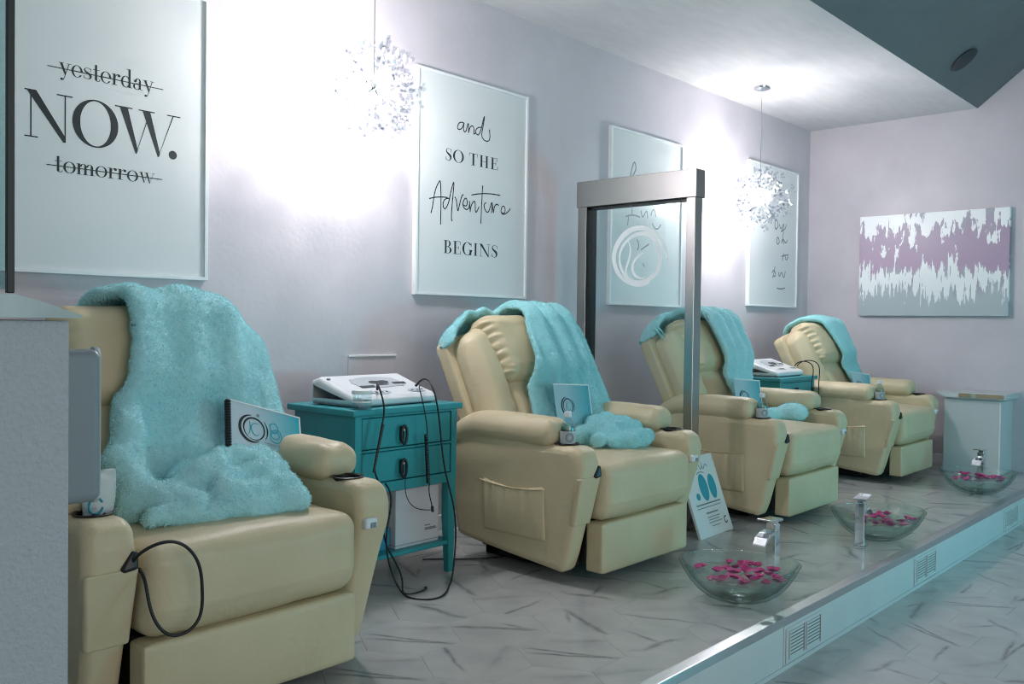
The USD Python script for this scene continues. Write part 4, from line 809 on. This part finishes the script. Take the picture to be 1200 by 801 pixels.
obj('shelf', bx(-0.262, 0.262, 0.012, 0.396, 0.118, 0.136, 0.003, 1), T_, ns, smooth=False)
dup(ns, 'teal two-drawer nightstand farther away, between the third and fourth recliners', (5.855, 2.66, 0))

def machine(loc, label, rz):
    t = thing('foot_bath_controller', label, 'spa controller', loc, rz, group='white spa controllers on the nightstands')
    prof = round_poly([(0, 0.006), (0.0, 0.030), (0.020, 0.044), (0.085, 0.062), (0.235, 0.112), (0.285, 0.097), (0.285, 0.006)], 0.010, 110)
    xs, ins = bevel_sections(-0.225, 0.225, 0.022, 5)
    obj('case', loft_profile(prof, xs, ins), M['white'], t, smooth=40)
    for x in (-0.19, 0.19):
        for y in (0.03, 0.25): obj('foot', bx(x - .015, x + .015, y - .012, y + .012, 0, 0.012, .002, 1), M['black'], t)
    obj('base_seam', bx(-0.215, 0.215, 0.008, 0.277, 0.004, 0.012), M['greyp'], t, smooth=False)
    # sloping panel frame
    p0 = np.array([0, 0.085, 0.0625]); a = math.atan2(0.050, 0.15); ey = np.array([0, math.cos(a), math.sin(a)]); en = np.array([0, -math.sin(a), math.cos(a)])
    def slope(shape, th, off=0.0005):
        e = extrude(shape, th); v, f = arr(e)
        return trimesh.Trimesh(p0 + v[:, :1] * [1, 0, 0] + v[:, 1:2] * ey + (v[:, 2:3] + off) * en, f, process=False)
    el = lambda x, y, rx, ry: affinity.scale(Point(x, y).buffer(1, 16), rx, ry)
    obj('display_panel', slope(unary_union([el(0.01, .07, .12, .048), sbox(-.10, .03, .12, .10)]).buffer(.01), .0012), M['midgrey'], t, smooth=False)
    obj('display', slope(sbox(-.11, .018, -.035, .036), .0018, .001), M['darkgrey'], t, smooth=False)
    obj('display', slope(sbox(.085, .040, .155, .058), .0018, .001), M['darkgrey'], t, smooth=False)
    obj('emblem', slope(unary_union([el(-.005, .066, .028, .016), el(.045, .066, .028, .016), el(.02, .058, .012, .022), el(.02, .040, .035, .006)]), .0018, .001), M['darkgrey'], t, smooth=False)
    # jack groups on the front slope
    p1 = np.array([0, 0.022, 0.0455]); a1 = math.atan2(0.018, 0.065); ey1 = np.array([0, math.cos(a1), math.sin(a1)]); en1 = np.array([0, -math.sin(a1), math.cos(a1)])
    for cx in (-0.055, 0.145):
        g = obj('jack_plate', (lambda e: trimesh.Trimesh(p1 + e[0][:, :1] * [1, 0, 0] + e[0][:, 1:2] * ey1 + (e[0][:, 2:3] + .0004) * en1, e[1], process=False))(arr(extrude(el(cx, .026, .050, .020), .001))), M['midgrey'], t, smooth=False)
        for dx in (-.028, 0.002, .028):
            q = p1 + np.array([cx + dx, 0, 0]) + ey1 * .026
            obj('jack', cyl(q, q + en1 * .004, .0055, 14), M['greyp'], g, smooth=40)
    k = np.array([-0.2, .20, 0.1035]); obj('button', cyl(k - [0, 0, .004], k + [0, 0, .002], .008, 14), M['greyp'], t, smooth=40)
    return t
mc = machine((2.405, 2.775, 0.716), 'white spa controller with cables plugged in, on the front nightstand', 3.0)
dup(mc, 'white spa controller on the farther nightstand, half hidden behind a recliner arm', (5.835, 2.70, 0.716), 3.0)

# cables of the front controller
def cable(pts, label, r=0.0036, n=90, plugs=(), group=None, parts=()):
    p = np.array(pts); o = p[0]
    t = thing('cable', label, 'cable', o, group=group)
    obj('cord', tube(p - o, r, n=n, sides=7), M['cord'], t, smooth=60)
    for a, b, rr in plugs: obj('plug', tube(np.array([a, b]) - o, [rr, rr * .7], sides=12), M['black'], t, smooth=40)
    return t, o
cable([(2.325, 2.818, 0.782), (2.300, 2.79, 0.805), (2.240, 2.70, 0.790), (2.248, 2.684, 0.722), (2.233, 2.684, 0.629), (2.222, 2.684, 0.56), (2.205, 2.684, 0.50), (2.246, 2.684, 0.41), (2.272, 2.684, 0.359), (2.254, 2.684, 0.30), (2.259, 2.68, 0.205), (2.300, 2.67, 0.12), (2.33, 2.66, 0.03), (2.31, 2.63, 0.005), (2.36, 2.60, 0.004), (2.42, 2.63, 0.004)],
      'black cable with a long connector hanging at the left of the front nightstand', plugs=[((2.325, 2.818, .782), (2.312, 2.803, .797), .006), ((2.240, 2.680, .66), (2.196, 2.680, .478), .0065)])
cable([(2.535, 2.823, 0.786), (2.545, 2.79, 0.815), (2.520, 2.70, 0.778), (2.542, 2.684, 0.638), (2.579, 2.684, 0.435), (2.628, 2.682, 0.277), (2.626, 2.672, 0.10), (2.58, 2.64, 0.012), (2.50, 2.575, 0.004), (2.34, 2.495, 0.004), (2.29, 2.58, 0.004), (2.30, 2.655, 0.03), (2.265, 2.672, 0.14), (2.262, 2.675, 0.25), (2.285, 2.68, 0.36), (2.255, 2.68, 0.43)],
      'black cable looping from the front controller down to the marble floor', plugs=[((2.535, 2.823, .786), (2.538, 2.806, .803), .006)])
th = np.linspace(0, 30 * 2 * PI, 420); zz = np.linspace(0.60, 0.40, 420)
coil = np.column_stack([np.interp(zz, [.4, .6], [2.487, 2.472]) + .007 * np.cos(th), 2.688 + .007 * np.sin(th), zz])
pts = np.vstack([spline([(2.560, 2.822, 0.786), (2.520, 2.785, 0.785), (2.466, 2.70, 0.720), (2.470, 2.688, 0.66), coil[0]], 30), coil[1:], spline([coil[-1], (2.493, 2.688, .36), (2.505, 2.688, .318), (2.511, 2.688, .292)], 12)[1:]])
t = thing('cable', 'black coiled cable hanging down the right of the front drawers', 'cable', pts[0])
obj('cord', tube(pts - pts[0], 0.0024, sides=5), M['cord'], t, smooth=60)
obj('plug', tube(np.array([(2.509, 2.688, .305), (2.513, 2.688, .282)]) - pts[0], .006, sides=10), M['black'], t)
cable([(2.373, 2.690, 0.475), (2.366, 2.690, 0.43), (2.372, 2.690, 0.365), (2.40, 2.690, 0.325), (2.45, 2.690, 0.300), (2.505, 2.690, 0.290)], 'thin grey-black lead drooping from the lower drawer pull', r=0.0018, n=40)
# cables of the far controller
cable([(5.98, 2.745, .782), (5.985, 2.70, .815), (6.01, 2.640, .80), (6.02, 2.630, .72), (6.02, 2.630, .62)], 'short black cable with a plug arching off the farther controller', r=.0035, n=40, plugs=[((6.02, 2.630, .64), (6.02, 2.630, .59), .012)])
cable([(6.03, 2.75, .782), (6.06, 2.70, .82), (6.115, 2.640, .80), (6.125, 2.630, .70), (6.125, 2.628, .45), (6.12, 2.628, .20), (6.10, 2.622, .005), (6.0, 2.58, .004)], 'long black cable arching off the farther controller down its nightstand', r=.0035, n=50)
cable([(2.70, 2.95, .0035), (2.76, 2.90, .0035), (2.83, 2.83, .0035), (2.95, 2.75, .0035), (3.1, 2.72, .0035)], 'thin black cable lying on the tiles under the second recliner', r=.003, n=30)
cl = CH[0]
cable([(cl[0] - .352, cl[1] + .036, .462), (cl[0] - .33, cl[1] - .012, .505), (cl[0] - .285, cl[1] - .035, .513), (cl[0] - .235, cl[1] - .045, .47), (cl[0] - .215, cl[1] - .045, .38), (cl[0] - .235, cl[1] - .045, .30), (cl[0] - .285, cl[1] - .035, .285), (cl[0] - .322, cl[1] - .012, .33), (cl[0] - .331, cl[1] + .02, .42), (cl[0] - .331, cl[1] + .05, .44)],
      'black hand-control cable looping over the seat edge of the nearest recliner', r=.0042, n=70)

jar = thing('jar', 'small clear glass jar at the front corner of the nightstand', 'jar', (2.190, 2.745, 0.716))
obj('glass', lathe([(0, 0.002), (0.034, 0.002), (0.037, 0.006), (0.037, 0.056), (0.040, 0.060), (0.037, 0.060), (0.034, 0.055), (0.034, 0.008), (0, 0.006)], 36), M['bottle'], jar, smooth=40)
obj('lid', lathe([(0, 0.058), (0.0385, 0.058), (0.0395, 0.064), (0.037, 0.072), (0, 0.073)], 36), M['frost'], jar, smooth=40)
obj('band', lathe([(0.0372, 0.026), (0.0378, 0.026), (0.0378, 0.033), (0.0372, 0.033)], 36), M['frost'], jar, smooth=False)
bxs = thing('carton', 'white storage carton on the shelf of the front nightstand', 'box', (2.500, 2.765, 0.136))
obj('carton_body', bx(-0.118, 0.118, 0, 0.24, 0, 0.238, 0.002, 1), M['whitecard'], bxs, smooth=False)
obj('lid_line', bx(-0.1185, 0.1185, -0.0008, 0.2405, 0.012, 0.0145), M['greyp'], bxs, smooth=False)
for z, w in ((0.072, 0.030), (0.060, 0.062), (0.054, 0.066)):
    obj('print_line', bx(0.040, 0.040 + w, -0.0006, 0.001, z, z + 0.0045), M['greyink'], bxs, smooth=False)
bb = thing('blue_carton', 'small blue carton beside the white carton on the nightstand shelf', 'box', (2.325, 2.79, 0.136))
obj('carton_body', bx(-0.05, 0.05, 0, 0.12, 0, 0.085, 0.002, 1), M['bluebox'], bb, smooth=False)
obj('flap', bx(-0.049, 0.049, 0.002, 0.06, 0.085, 0.0865), M['bluebox'], bb, smooth=False)

# ------------------------------------------------------------------ binder, cards, bottles, pouch
def leaning(name, label, cat, origin, xdir, up, w, h, dpt, m, extras, group=None):
    """a flat rectangular thing in its own frame: x along its foot, y up its face, z out of its face"""
    x = np.array(xdir, float); x /= np.linalg.norm(x); u = np.array(up, float); u -= x * (u @ x); u /= np.linalg.norm(u); z = np.cross(x, u)
    t = UsdGeom.Xform.Define(stage, '/World/' + numbered('/World', name))
    t.AddTransformOp().Set(Gf.Matrix4d(*x, 0, *u, 0, *z, 0, *map(float, origin), 1)); tag(t, label, cat, group)
    obj('cover', bx(0, w, 0, h, -dpt, 0, min(.0015, dpt * .4), 1), m, t, smooth=False)
    extras(t, w, h)
    return t
def ring_logo(cx, cy, r):
    def arc(rr, a0, a1, ws, ox=0, oy=0):
        a = np.radians(np.linspace(a0, a1, 14)); return vst(np.column_stack([cx + ox + rr * np.cos(a), cy + oy + rr * np.sin(a)]), ws, 40)
    outer = unary_union([arc(r * 1.12, 95, 300, [.06 * r, .22 * r, .26 * r, .2 * r, .04 * r], -.10 * r), arc(r * .92, -120, 235, [.03 * r, .12 * r, .13 * r, .16 * r, .05 * r], .04 * r), arc(r * 1.25, -35, 40, [.03 * r, .14 * r, .03 * r])])
    inner = unary_union([vst([(cx - .35 * r, cy + .55 * r), (cx - .30 * r, cy), (cx - .45 * r, cy - .55 * r)], [.06 * r, .10 * r, .05 * r], 16), vst([(cx + .4 * r, cy + .5 * r), (cx - .2 * r, cy - .05 * r), (cx + .1 * r, cy - .5 * r), (cx + .5 * r, cy - .35 * r)], [.05 * r, .08 * r, .10 * r, .04 * r], 24)])
    return outer, inner
def flat(shape, off=0.0002, t=0.0005):
    return move(extrude(shape.simplify(.0002), t), (0, 0, off))
def binder_extras(t, w, h):
    o, i = ring_logo(.088, h * .60, .042)
    obj('emblem', flat(o), M['ink'], t, smooth=False); obj('emblem_script', flat(i), M['deepteal'], t, smooth=False)
    obj('dot', flat(Point(.106, h * .60 + .052).buffer(.006)), M['greyp'], t, smooth=False)
    b = unary_union([LineString(spline(s, 24)).buffer(.0016) for s in ([(.150, h * .5), (.152, h * .62), (.150, h * .74)], [(.150, h * .73), (.178, h * .74), (.180, h * .65), (.152, h * .63)], [(.155, h * .63), (.192, h * .62), (.190, h * .50), (.150, h * .50)], [(.158, h * .60), (.184, h * .59), (.182, h * .53), (.158, h * .53), (.158, h * .60)])])
    obj('lettering', flat(b), M['deepteal'], t, smooth=False)
    obj('lettering', flat(unary_union([sbox(.128, h * .41, .205, h * .416), sbox(.14, h * .385, .19, h * .39)])), M['greyink'], t, smooth=False)
    obj('clear_edge', cat_(bx(w - .004, w + .002, 0, h, -.010, .0012, .001, 1), bx(0.006, w, h - .004, h + .001, -.010, .0012, .001, 1)), M['frame'], t, smooth=False)
    for k in range(22):
        y = 0.008 + k * (h - .016) / 21
        a = np.linspace(0, 2 * PI, 12, endpoint=False)
        obj('binding_ring', tube(np.column_stack([-0.002 + .009 * np.cos(a), np.full(12, y), -.005 + .009 * np.sin(a)]), .0022, closed=True, sides=5), M['black'], t, smooth=60)
    obj('spine', bx(-.010, .006, 0.0, h, -.010, .0008, .003, 1), M['black'], t, smooth=False)
bo = (1.474, 2.482, 0.621)
leaning('binder', 'coil-bound presentation binder with a teal printed cover tucked into the nearest blanket', 'binder', bo, (0.959, -0.027, -0.282), (0.259, 0.486, 0.835), .272, .215, .010, M['cover'], binder_extras)
def card_extras(t, w, h):
    o, i = ring_logo(.085, h * .56, .036)
    obj('emblem', flat(o), M['ink'], t, smooth=False); obj('emblem_script', flat(i), M['greyp'], t, smooth=False)
    obj('clear_edge', cat_(bx(0, w + .003, h - .003, h + .003, -.003, .001), bx(w - .003, w + .003, 0, h, -.003, .001)), M['frame'], t, smooth=False)
leaning('menu_card', 'glossy teal menu card leaning on the pleated blanket of the second recliner', 'card', (3.056, 2.471, .572), (0.998, 0.007, -0.059), (0.056, 0.22, 0.974), .255, .222, .003, M['cover2'], card_extras)
leaning('menu_card', 'teal menu card standing on the arm side of the third recliner behind a bottle', 'card', (4.627, 2.449, .526), (0.989, -0.127, -0.078), (0.103, 0.202, 0.974), .25, .235, .003, M['cover2'], card_extras)
leaning('menu_card', 'teal menu card on the farthest recliner seat behind its water bottle', 'card', (6.447, 2.492, .518), (0.983, -0.149, -0.109), (0.14, 0.212, 0.967), .24, .225, .003, M['cover2'], card_extras)

bt = thing('water_bottle', 'clear water bottle in the left cup holder of the second recliner', 'bottle', (CH[1][0] - .391, CH[1][1] + .165, .509), group='water bottles in the recliner cup holders')
bp = [(0, 0), (.026, 0), (.031, .006), (.0315, .05), (.030, .055), (.0315, .060), (.0315, .085), (.030, .09), (.0315, .095), (.031, .118), (.024, .145), (.015, .162), (.0125, .166), (.0125, .172)]
obj('bottle_wall', lathe(bp + [(.0115, .172), (.0118, .166), (.014, .161), (.023, .144), (.030, .117), (.0305, .007), (.025, .0012), (0, .0012)], 32), M['bottle'], bt, smooth=50)
obj('water', lathe([(0, .0016), (.025, .0016), (.0298, .008), (.0295, .115), (.023, .140), (0, .141)], 32), M['water'], bt, smooth=50)
obj('cap', lathe([(0, .168), (.0145, .168), (.0150, .171), (.0150, .186), (.0135, .189), (0, .1895)], 28), M['white'], bt, smooth=40)
obj('wrap_label', lathe([(.0318, .062), (.0321, .062), (.0321, .112), (.0318, .112)], 32), M['film'], bt, smooth=50)
a = np.linspace(0, 2 * PI, 40, endpoint=False)
for rr, w in ((.016, .0022), (.010, .0012)):
    ph = -2.2 + rr * np.cos(a) / .0322
    obj('label_ring', tube(np.column_stack([.0322 * np.cos(ph), .0322 * np.sin(ph), .087 + rr * np.sin(a)]), w, closed=True, sides=5), M['greyp'], bt, smooth=60)
for k, lab in ((2, 'clear water bottle in the left cup holder of the recliner behind the divider'), (3, 'clear water bottle in the left cup holder of the farthest recliner')):
    dup(bt, lab, (CH[k][0] - .391, CH[k][1] + .165, .509))

po = thing('pouch', 'clear crinkled pouch with a ring logo standing in the nearest cup holder', 'pouch', (CH[0][0] - .385, CH[0][1] + .165, .512))
pm = cushion(-.040, .040, -.010, .010, 0, .150, .006, (0, .016, 0), 26)
v = pm.vertices.copy(); v[:, 0] *= 0.72 + .42 * np.clip(v[:, 2] / .15, 0, 1) * (1 - .65 * np.clip((v[:, 2] - .085) / .065, 0, 1)); v[:, 0] += .012 * v[:, 2] / .15
nn = (meshkit.fbm(v * 60, 3, 4) - .5); v += np.column_stack([nn * .004, nn * .010, np.zeros(len(v))]); v[:, 2] -= np.clip(v[:, 2] - .10, 0, 1) * .5 * np.clip(-v[:, 0] / .03, -.5, 1)
obj('film', trimesh.Trimesh(v, pm.faces, process=False), M['film'], po, smooth=25)
a = np.linspace(.4, 2 * PI - .2, 30)
obj('logo_ring', tube(np.column_stack([-.012 + .017 * np.cos(a), np.full(30, -.026), .078 + .020 * np.sin(a)]), .0028, sides=6), M['deepteal'], po, smooth=60)
rg = np.random.default_rng(2)
for k in range(11):
    obj('bead', move(trimesh.creation.icosphere(1, .006), (rg.uniform(-.026, .026), rg.uniform(-.030, .030), .052 + rg.uniform(0, .012))), M['ink'], po, smooth=60)

# ------------------------------------------------------------------ floor sign
def sign_extras(t, w, h):
    obj('edge', cat_(bx(-.004, 0, -.004, h + .004, -.012, .001), bx(w, w + .004, -.004, h + .004, -.012, .001), bx(0, w, -.004, 0, -.012, .001), bx(0, w, h, h + .004, -.012, .001)), M['frame'], t, smooth=False)
    el = lambda x, y, rx, ry, a=0: affinity.rotate(affinity.scale(Point(x, y).buffer(1, 20), rx, ry), a)
    obj('footprint', flat(el(w * .50, h * .60, .043, .070, 3)), M['deepteal'], t, smooth=False)
    obj('footprint', flat(el(w * .765, h * .59, .038, .064, -2)), M['deepteal'], t, smooth=False)
    obj('dot', flat(el(w * .27, h * .50, .020, .018)), M['deepteal'], t, smooth=False)
    s = unary_union([LineString(spline(q, 24)).buffer(.0022) for q in ([(w * .30, h * .86), (w * .36, h * .93), (w * .38, h * .85), (w * .46, h * .86)], [(w * .46, h * .84), (w * .52, h * .92), (w * .55, h * .84), (w * .62, h * .88)], [(w * .62, h * .92), (w * .66, h * .84), (w * .72, h * .88), (w * .78, h * .85)], [(w * .40, h * .78), (w * .5, h * .80), (w * .62, h * .78)])])
    obj('script', flat(s), M['greyink'], t, smooth=False)
    for x0, x1, y, th in ((.14, .88, .385, .007), (.14, .86, .345, .004), (.36, .72, .265, .007), (.36, .74, .215, .004), (.38, .70, .18, .004), (.36, .76, .145, .004), (.42, .68, .10, .004)):
        obj('print_line', flat(sbox(w * x0, h * y, w * x1, h * y + th)), M['greyink'], t, smooth=False)
    obj('corner_mark', flat(LineString(spline([(w * .90, h * .17), (w * .84, h * .15), (w * .85, h * .10), (w * .91, h * .11)], 16)).buffer(.003)), M['ink'], t, smooth=False)
    obj('rear_strut', hull([(w * .3, h * .55, -.013), (w * .7, h * .55, -.013), (w * .35, 0.02, -.16), (w * .65, .02, -.16), (w * .3, h * .55, -.016), (w * .7, h * .55, -.016), (w * .35, .026, -.165), (w * .65, .026, -.165)]), M['greyp'], t, smooth=False)
leaning('floor_sign', 'white floor sign with teal footprints leaning beside the second recliner', 'sign', (3.915, 2.262, .004), (.36, .02, 0), (0, .125, .35), .35, .395, .010, M['paper'], sign_extras)

# ------------------------------------------------------------------ glass foot bowls with water and petals, and their faucets
def bowl(loc, rz, label):
    t = thing('glass_bowl', label, 'bowl', loc, rz, group='glass foot bowls along the platform edge')
    rs = np.array([0, .05, .085, .10, .125, .160, .190, .212, .222, .226, .222, .213, .200, .180, .150, .118, .090, .05, 0.0])
    zs = np.array([.0, .0, .002, .007, .018, .043, .077, .112, .134, .140, .1435, .141, .115, .082, .050, .028, .016, .012, .012])
    n = 72; a = np.linspace(0, 2 * PI, n, endpoint=False); V = []
    for r, z in zip(rs, zs):
        k = (z / .14)
        wob = 1 + k ** 2 * (+.022 * np.cos(2 * a) + .006 * np.sin(5 * a))
        zz = z + k ** 3 * (+.005 * np.cos(2 * a) + .002 * np.cos(3 * a + 1))
        V.append(np.column_stack([r * wob * np.cos(a), r * wob * np.sin(a) * .95, zz]))
    V = np.vstack(V); F = []
    for i in range(len(rs) - 1):
        j = np.arange(n); j2 = (j + 1) % n
        F += [np.stack([i * n + j, i * n + j2, (i + 1) * n + j2], 1), np.stack([i * n + j, (i + 1) * n + j2, (i + 1) * n + j], 1)]
    m = trimesh.Trimesh(V, np.vstack(F)[:, ::-1]); m.merge_vertices(); m.update_faces(m.nondegenerate_faces())
    obj('glass', m, M['bowl'], t, smooth=True)
    obj('water', lathe([(0, .0125), (.088, .0165), (.116, .029), (.148, .051), (.172, .078), (.182, .0935), (.180, .0945), (0, .0945)], 60), M['water'], t, smooth=40)
    obj('drain', lathe([(0, .013), (.024, .013), (.026, .016), (.018, .019), (0, .0195)], 24), M['chrome'], t, smooth=40)
    return t
BW = [(3.170, 1.665, 0), (4.590, 1.655, 0), (6.330, 1.655, 0)]
b0 = bowl(BW[0], -62, 'clear glass foot bowl with petals nearest the camera')
b1_ = dup(b0, 'clear glass foot bowl with petals in the middle of the row', BW[1], -38)
b2_ = dup(b0, 'clear glass foot bowl with petals farthest away in front of the pedestal', BW[2], -62)
def petal_mesh():
    n = 7; V = []
    for i in range(n + 1):
        for j in range(n + 1):
            u, w = i / n * 2 - 1, j / n * 2 - 1
            r = math.sqrt(max(0, 1 - u * u * .5)); r2 = math.sqrt(max(0, 1 - w * w * .5))
            x, y = u * r2, w * r; y *= 1.15 - .25 * (x * x)
            V.append((x * .019, y * .019, .009 * (x * x) * 1.1 + .006 * y * y + .002 * math.sin(4 * x)))
    V = np.array(V); q = []
    for i in range(n):
        for j in range(n):
            a = i * (n + 1) + j; q.append((a, a + n + 1, a + n + 2, a + 1))
    q = np.array(q); top = np.vstack([q[:, [0, 1, 2]], q[:, [0, 2, 3]]]); N = len(V)
    bot = top[:, ::-1] + N; V2 = np.vstack([V + [0, 0, .0009], V])
    edge = [i * (n + 1) for i in range(n + 1)] + [n * (n + 1) + j for j in range(1, n + 1)] + [i * (n + 1) + n for i in range(n - 1, -1, -1)] + [j for j in range(n - 1, 0, -1)]
    s = []
    for a, b in zip(edge, edge[1:] + edge[:1]): s += [(a, a + N, b + N), (a, b + N, b)]
    m = trimesh.Trimesh(V2, np.vstack([top, bot, np.array(s)])); trimesh.repair.fix_normals(m); return m
pet = None
rg = np.random.default_rng(12)
for bi, (bl, num) in enumerate(zip(BW, (26, 18, 20))):
    lab = ('magenta petal floating in the nearest glass bowl', 'magenta petal floating in the middle glass bowl', 'magenta petal floating in the farthest glass bowl')[bi]
    grp = ('petals in the nearest bowl', 'petals in the middle bowl', 'petals in the farthest bowl')[bi]
    used = []
    for k in range(num):
        for _ in range(60):
            a, r = rg.uniform(0, 2 * PI), .168 * math.sqrt(rg.uniform(0.02, 1)); x, y = r * math.cos(a), r * math.sin(a)
            if all((x - p) ** 2 + (y - q) ** 2 > .024 ** 2 for p, q in used): break
        used.append((x, y)); loc = (bl[0] + x, bl[1] + y, .0955)
        if pet is None:
            pet = thing('petal', lab, 'petal', loc, 30, grp); obj('blade', petal_mesh(), M['petal'], pet, smooth=40)
        else:
            p = UsdGeom.Xform.Define(stage, '/World/' + numbered('/World', 'petal'))
            p.AddTranslateOp().Set(Gf.Vec3d(*map(float, loc))); p.AddRotateZOp().Set(float(rg.uniform(0, 360))); p.AddScaleOp().Set(Gf.Vec3f(float(rg.uniform(.85, 1.55)), float(rg.uniform(.85, 1.4)), 1.3))
            tag(p, lab, 'petal', grp)
            obj('blade', petal_mesh() if k % 3 else rot(petal_mesh(), .25, (1, 0, 0)), M['petal'], p, smooth=40)

def faucet(loc, rz, label):
    t = thing('faucet', label, 'faucet', loc, rz, group='chrome waterfall faucets beside the bowls')
    obj('base_plate', bx(-.030, .030, -.030, .030, 0, .006, .002, 1), M['chrome'], t, smooth=False)
    obj('column', bx(-.022, .022, -.022, .022, .006, .215, .003), M['chrome'], t, smooth=30)
    obj('spout', loft_profile(round_poly([(-.018, .176), (-.018, .192), (-.075, .186), (-.108, .172), (-.132, .140), (-.126, .136), (-.102, .160), (-.070, .172)], .003, 60), [-.030, -.027, .027, .030], [.003, 0, 0, .003]), M['chrome'], t, smooth=35)
    obj('handle', loft_profile(round_poly([(.030, .226), (.030, .238), (-.030, .240), (-.090, .246), (-.091, .238), (-.030, .230)], .003, 48), [-.032, -.029, .029, .032], [.003, 0, 0, .003]), M['chrome'], t, smooth=35)
    obj('handle_stem', bx(-.016, .016, -.016, .016, .213, .230, .002, 1), M['chrome'], t, smooth=False)
    return t
f0 = faucet((3.600, 1.735, 0), -90, 'chrome waterfall faucet on the far side of the nearest glass bowl')
dup(f0, 'chrome waterfall faucet on the near side of the middle glass bowl', (4.340, 1.645, 0), 98)
dup(f0, 'chrome waterfall faucet between the farthest glass bowl and the pedestal', (6.72, 1.735, 0), -90)
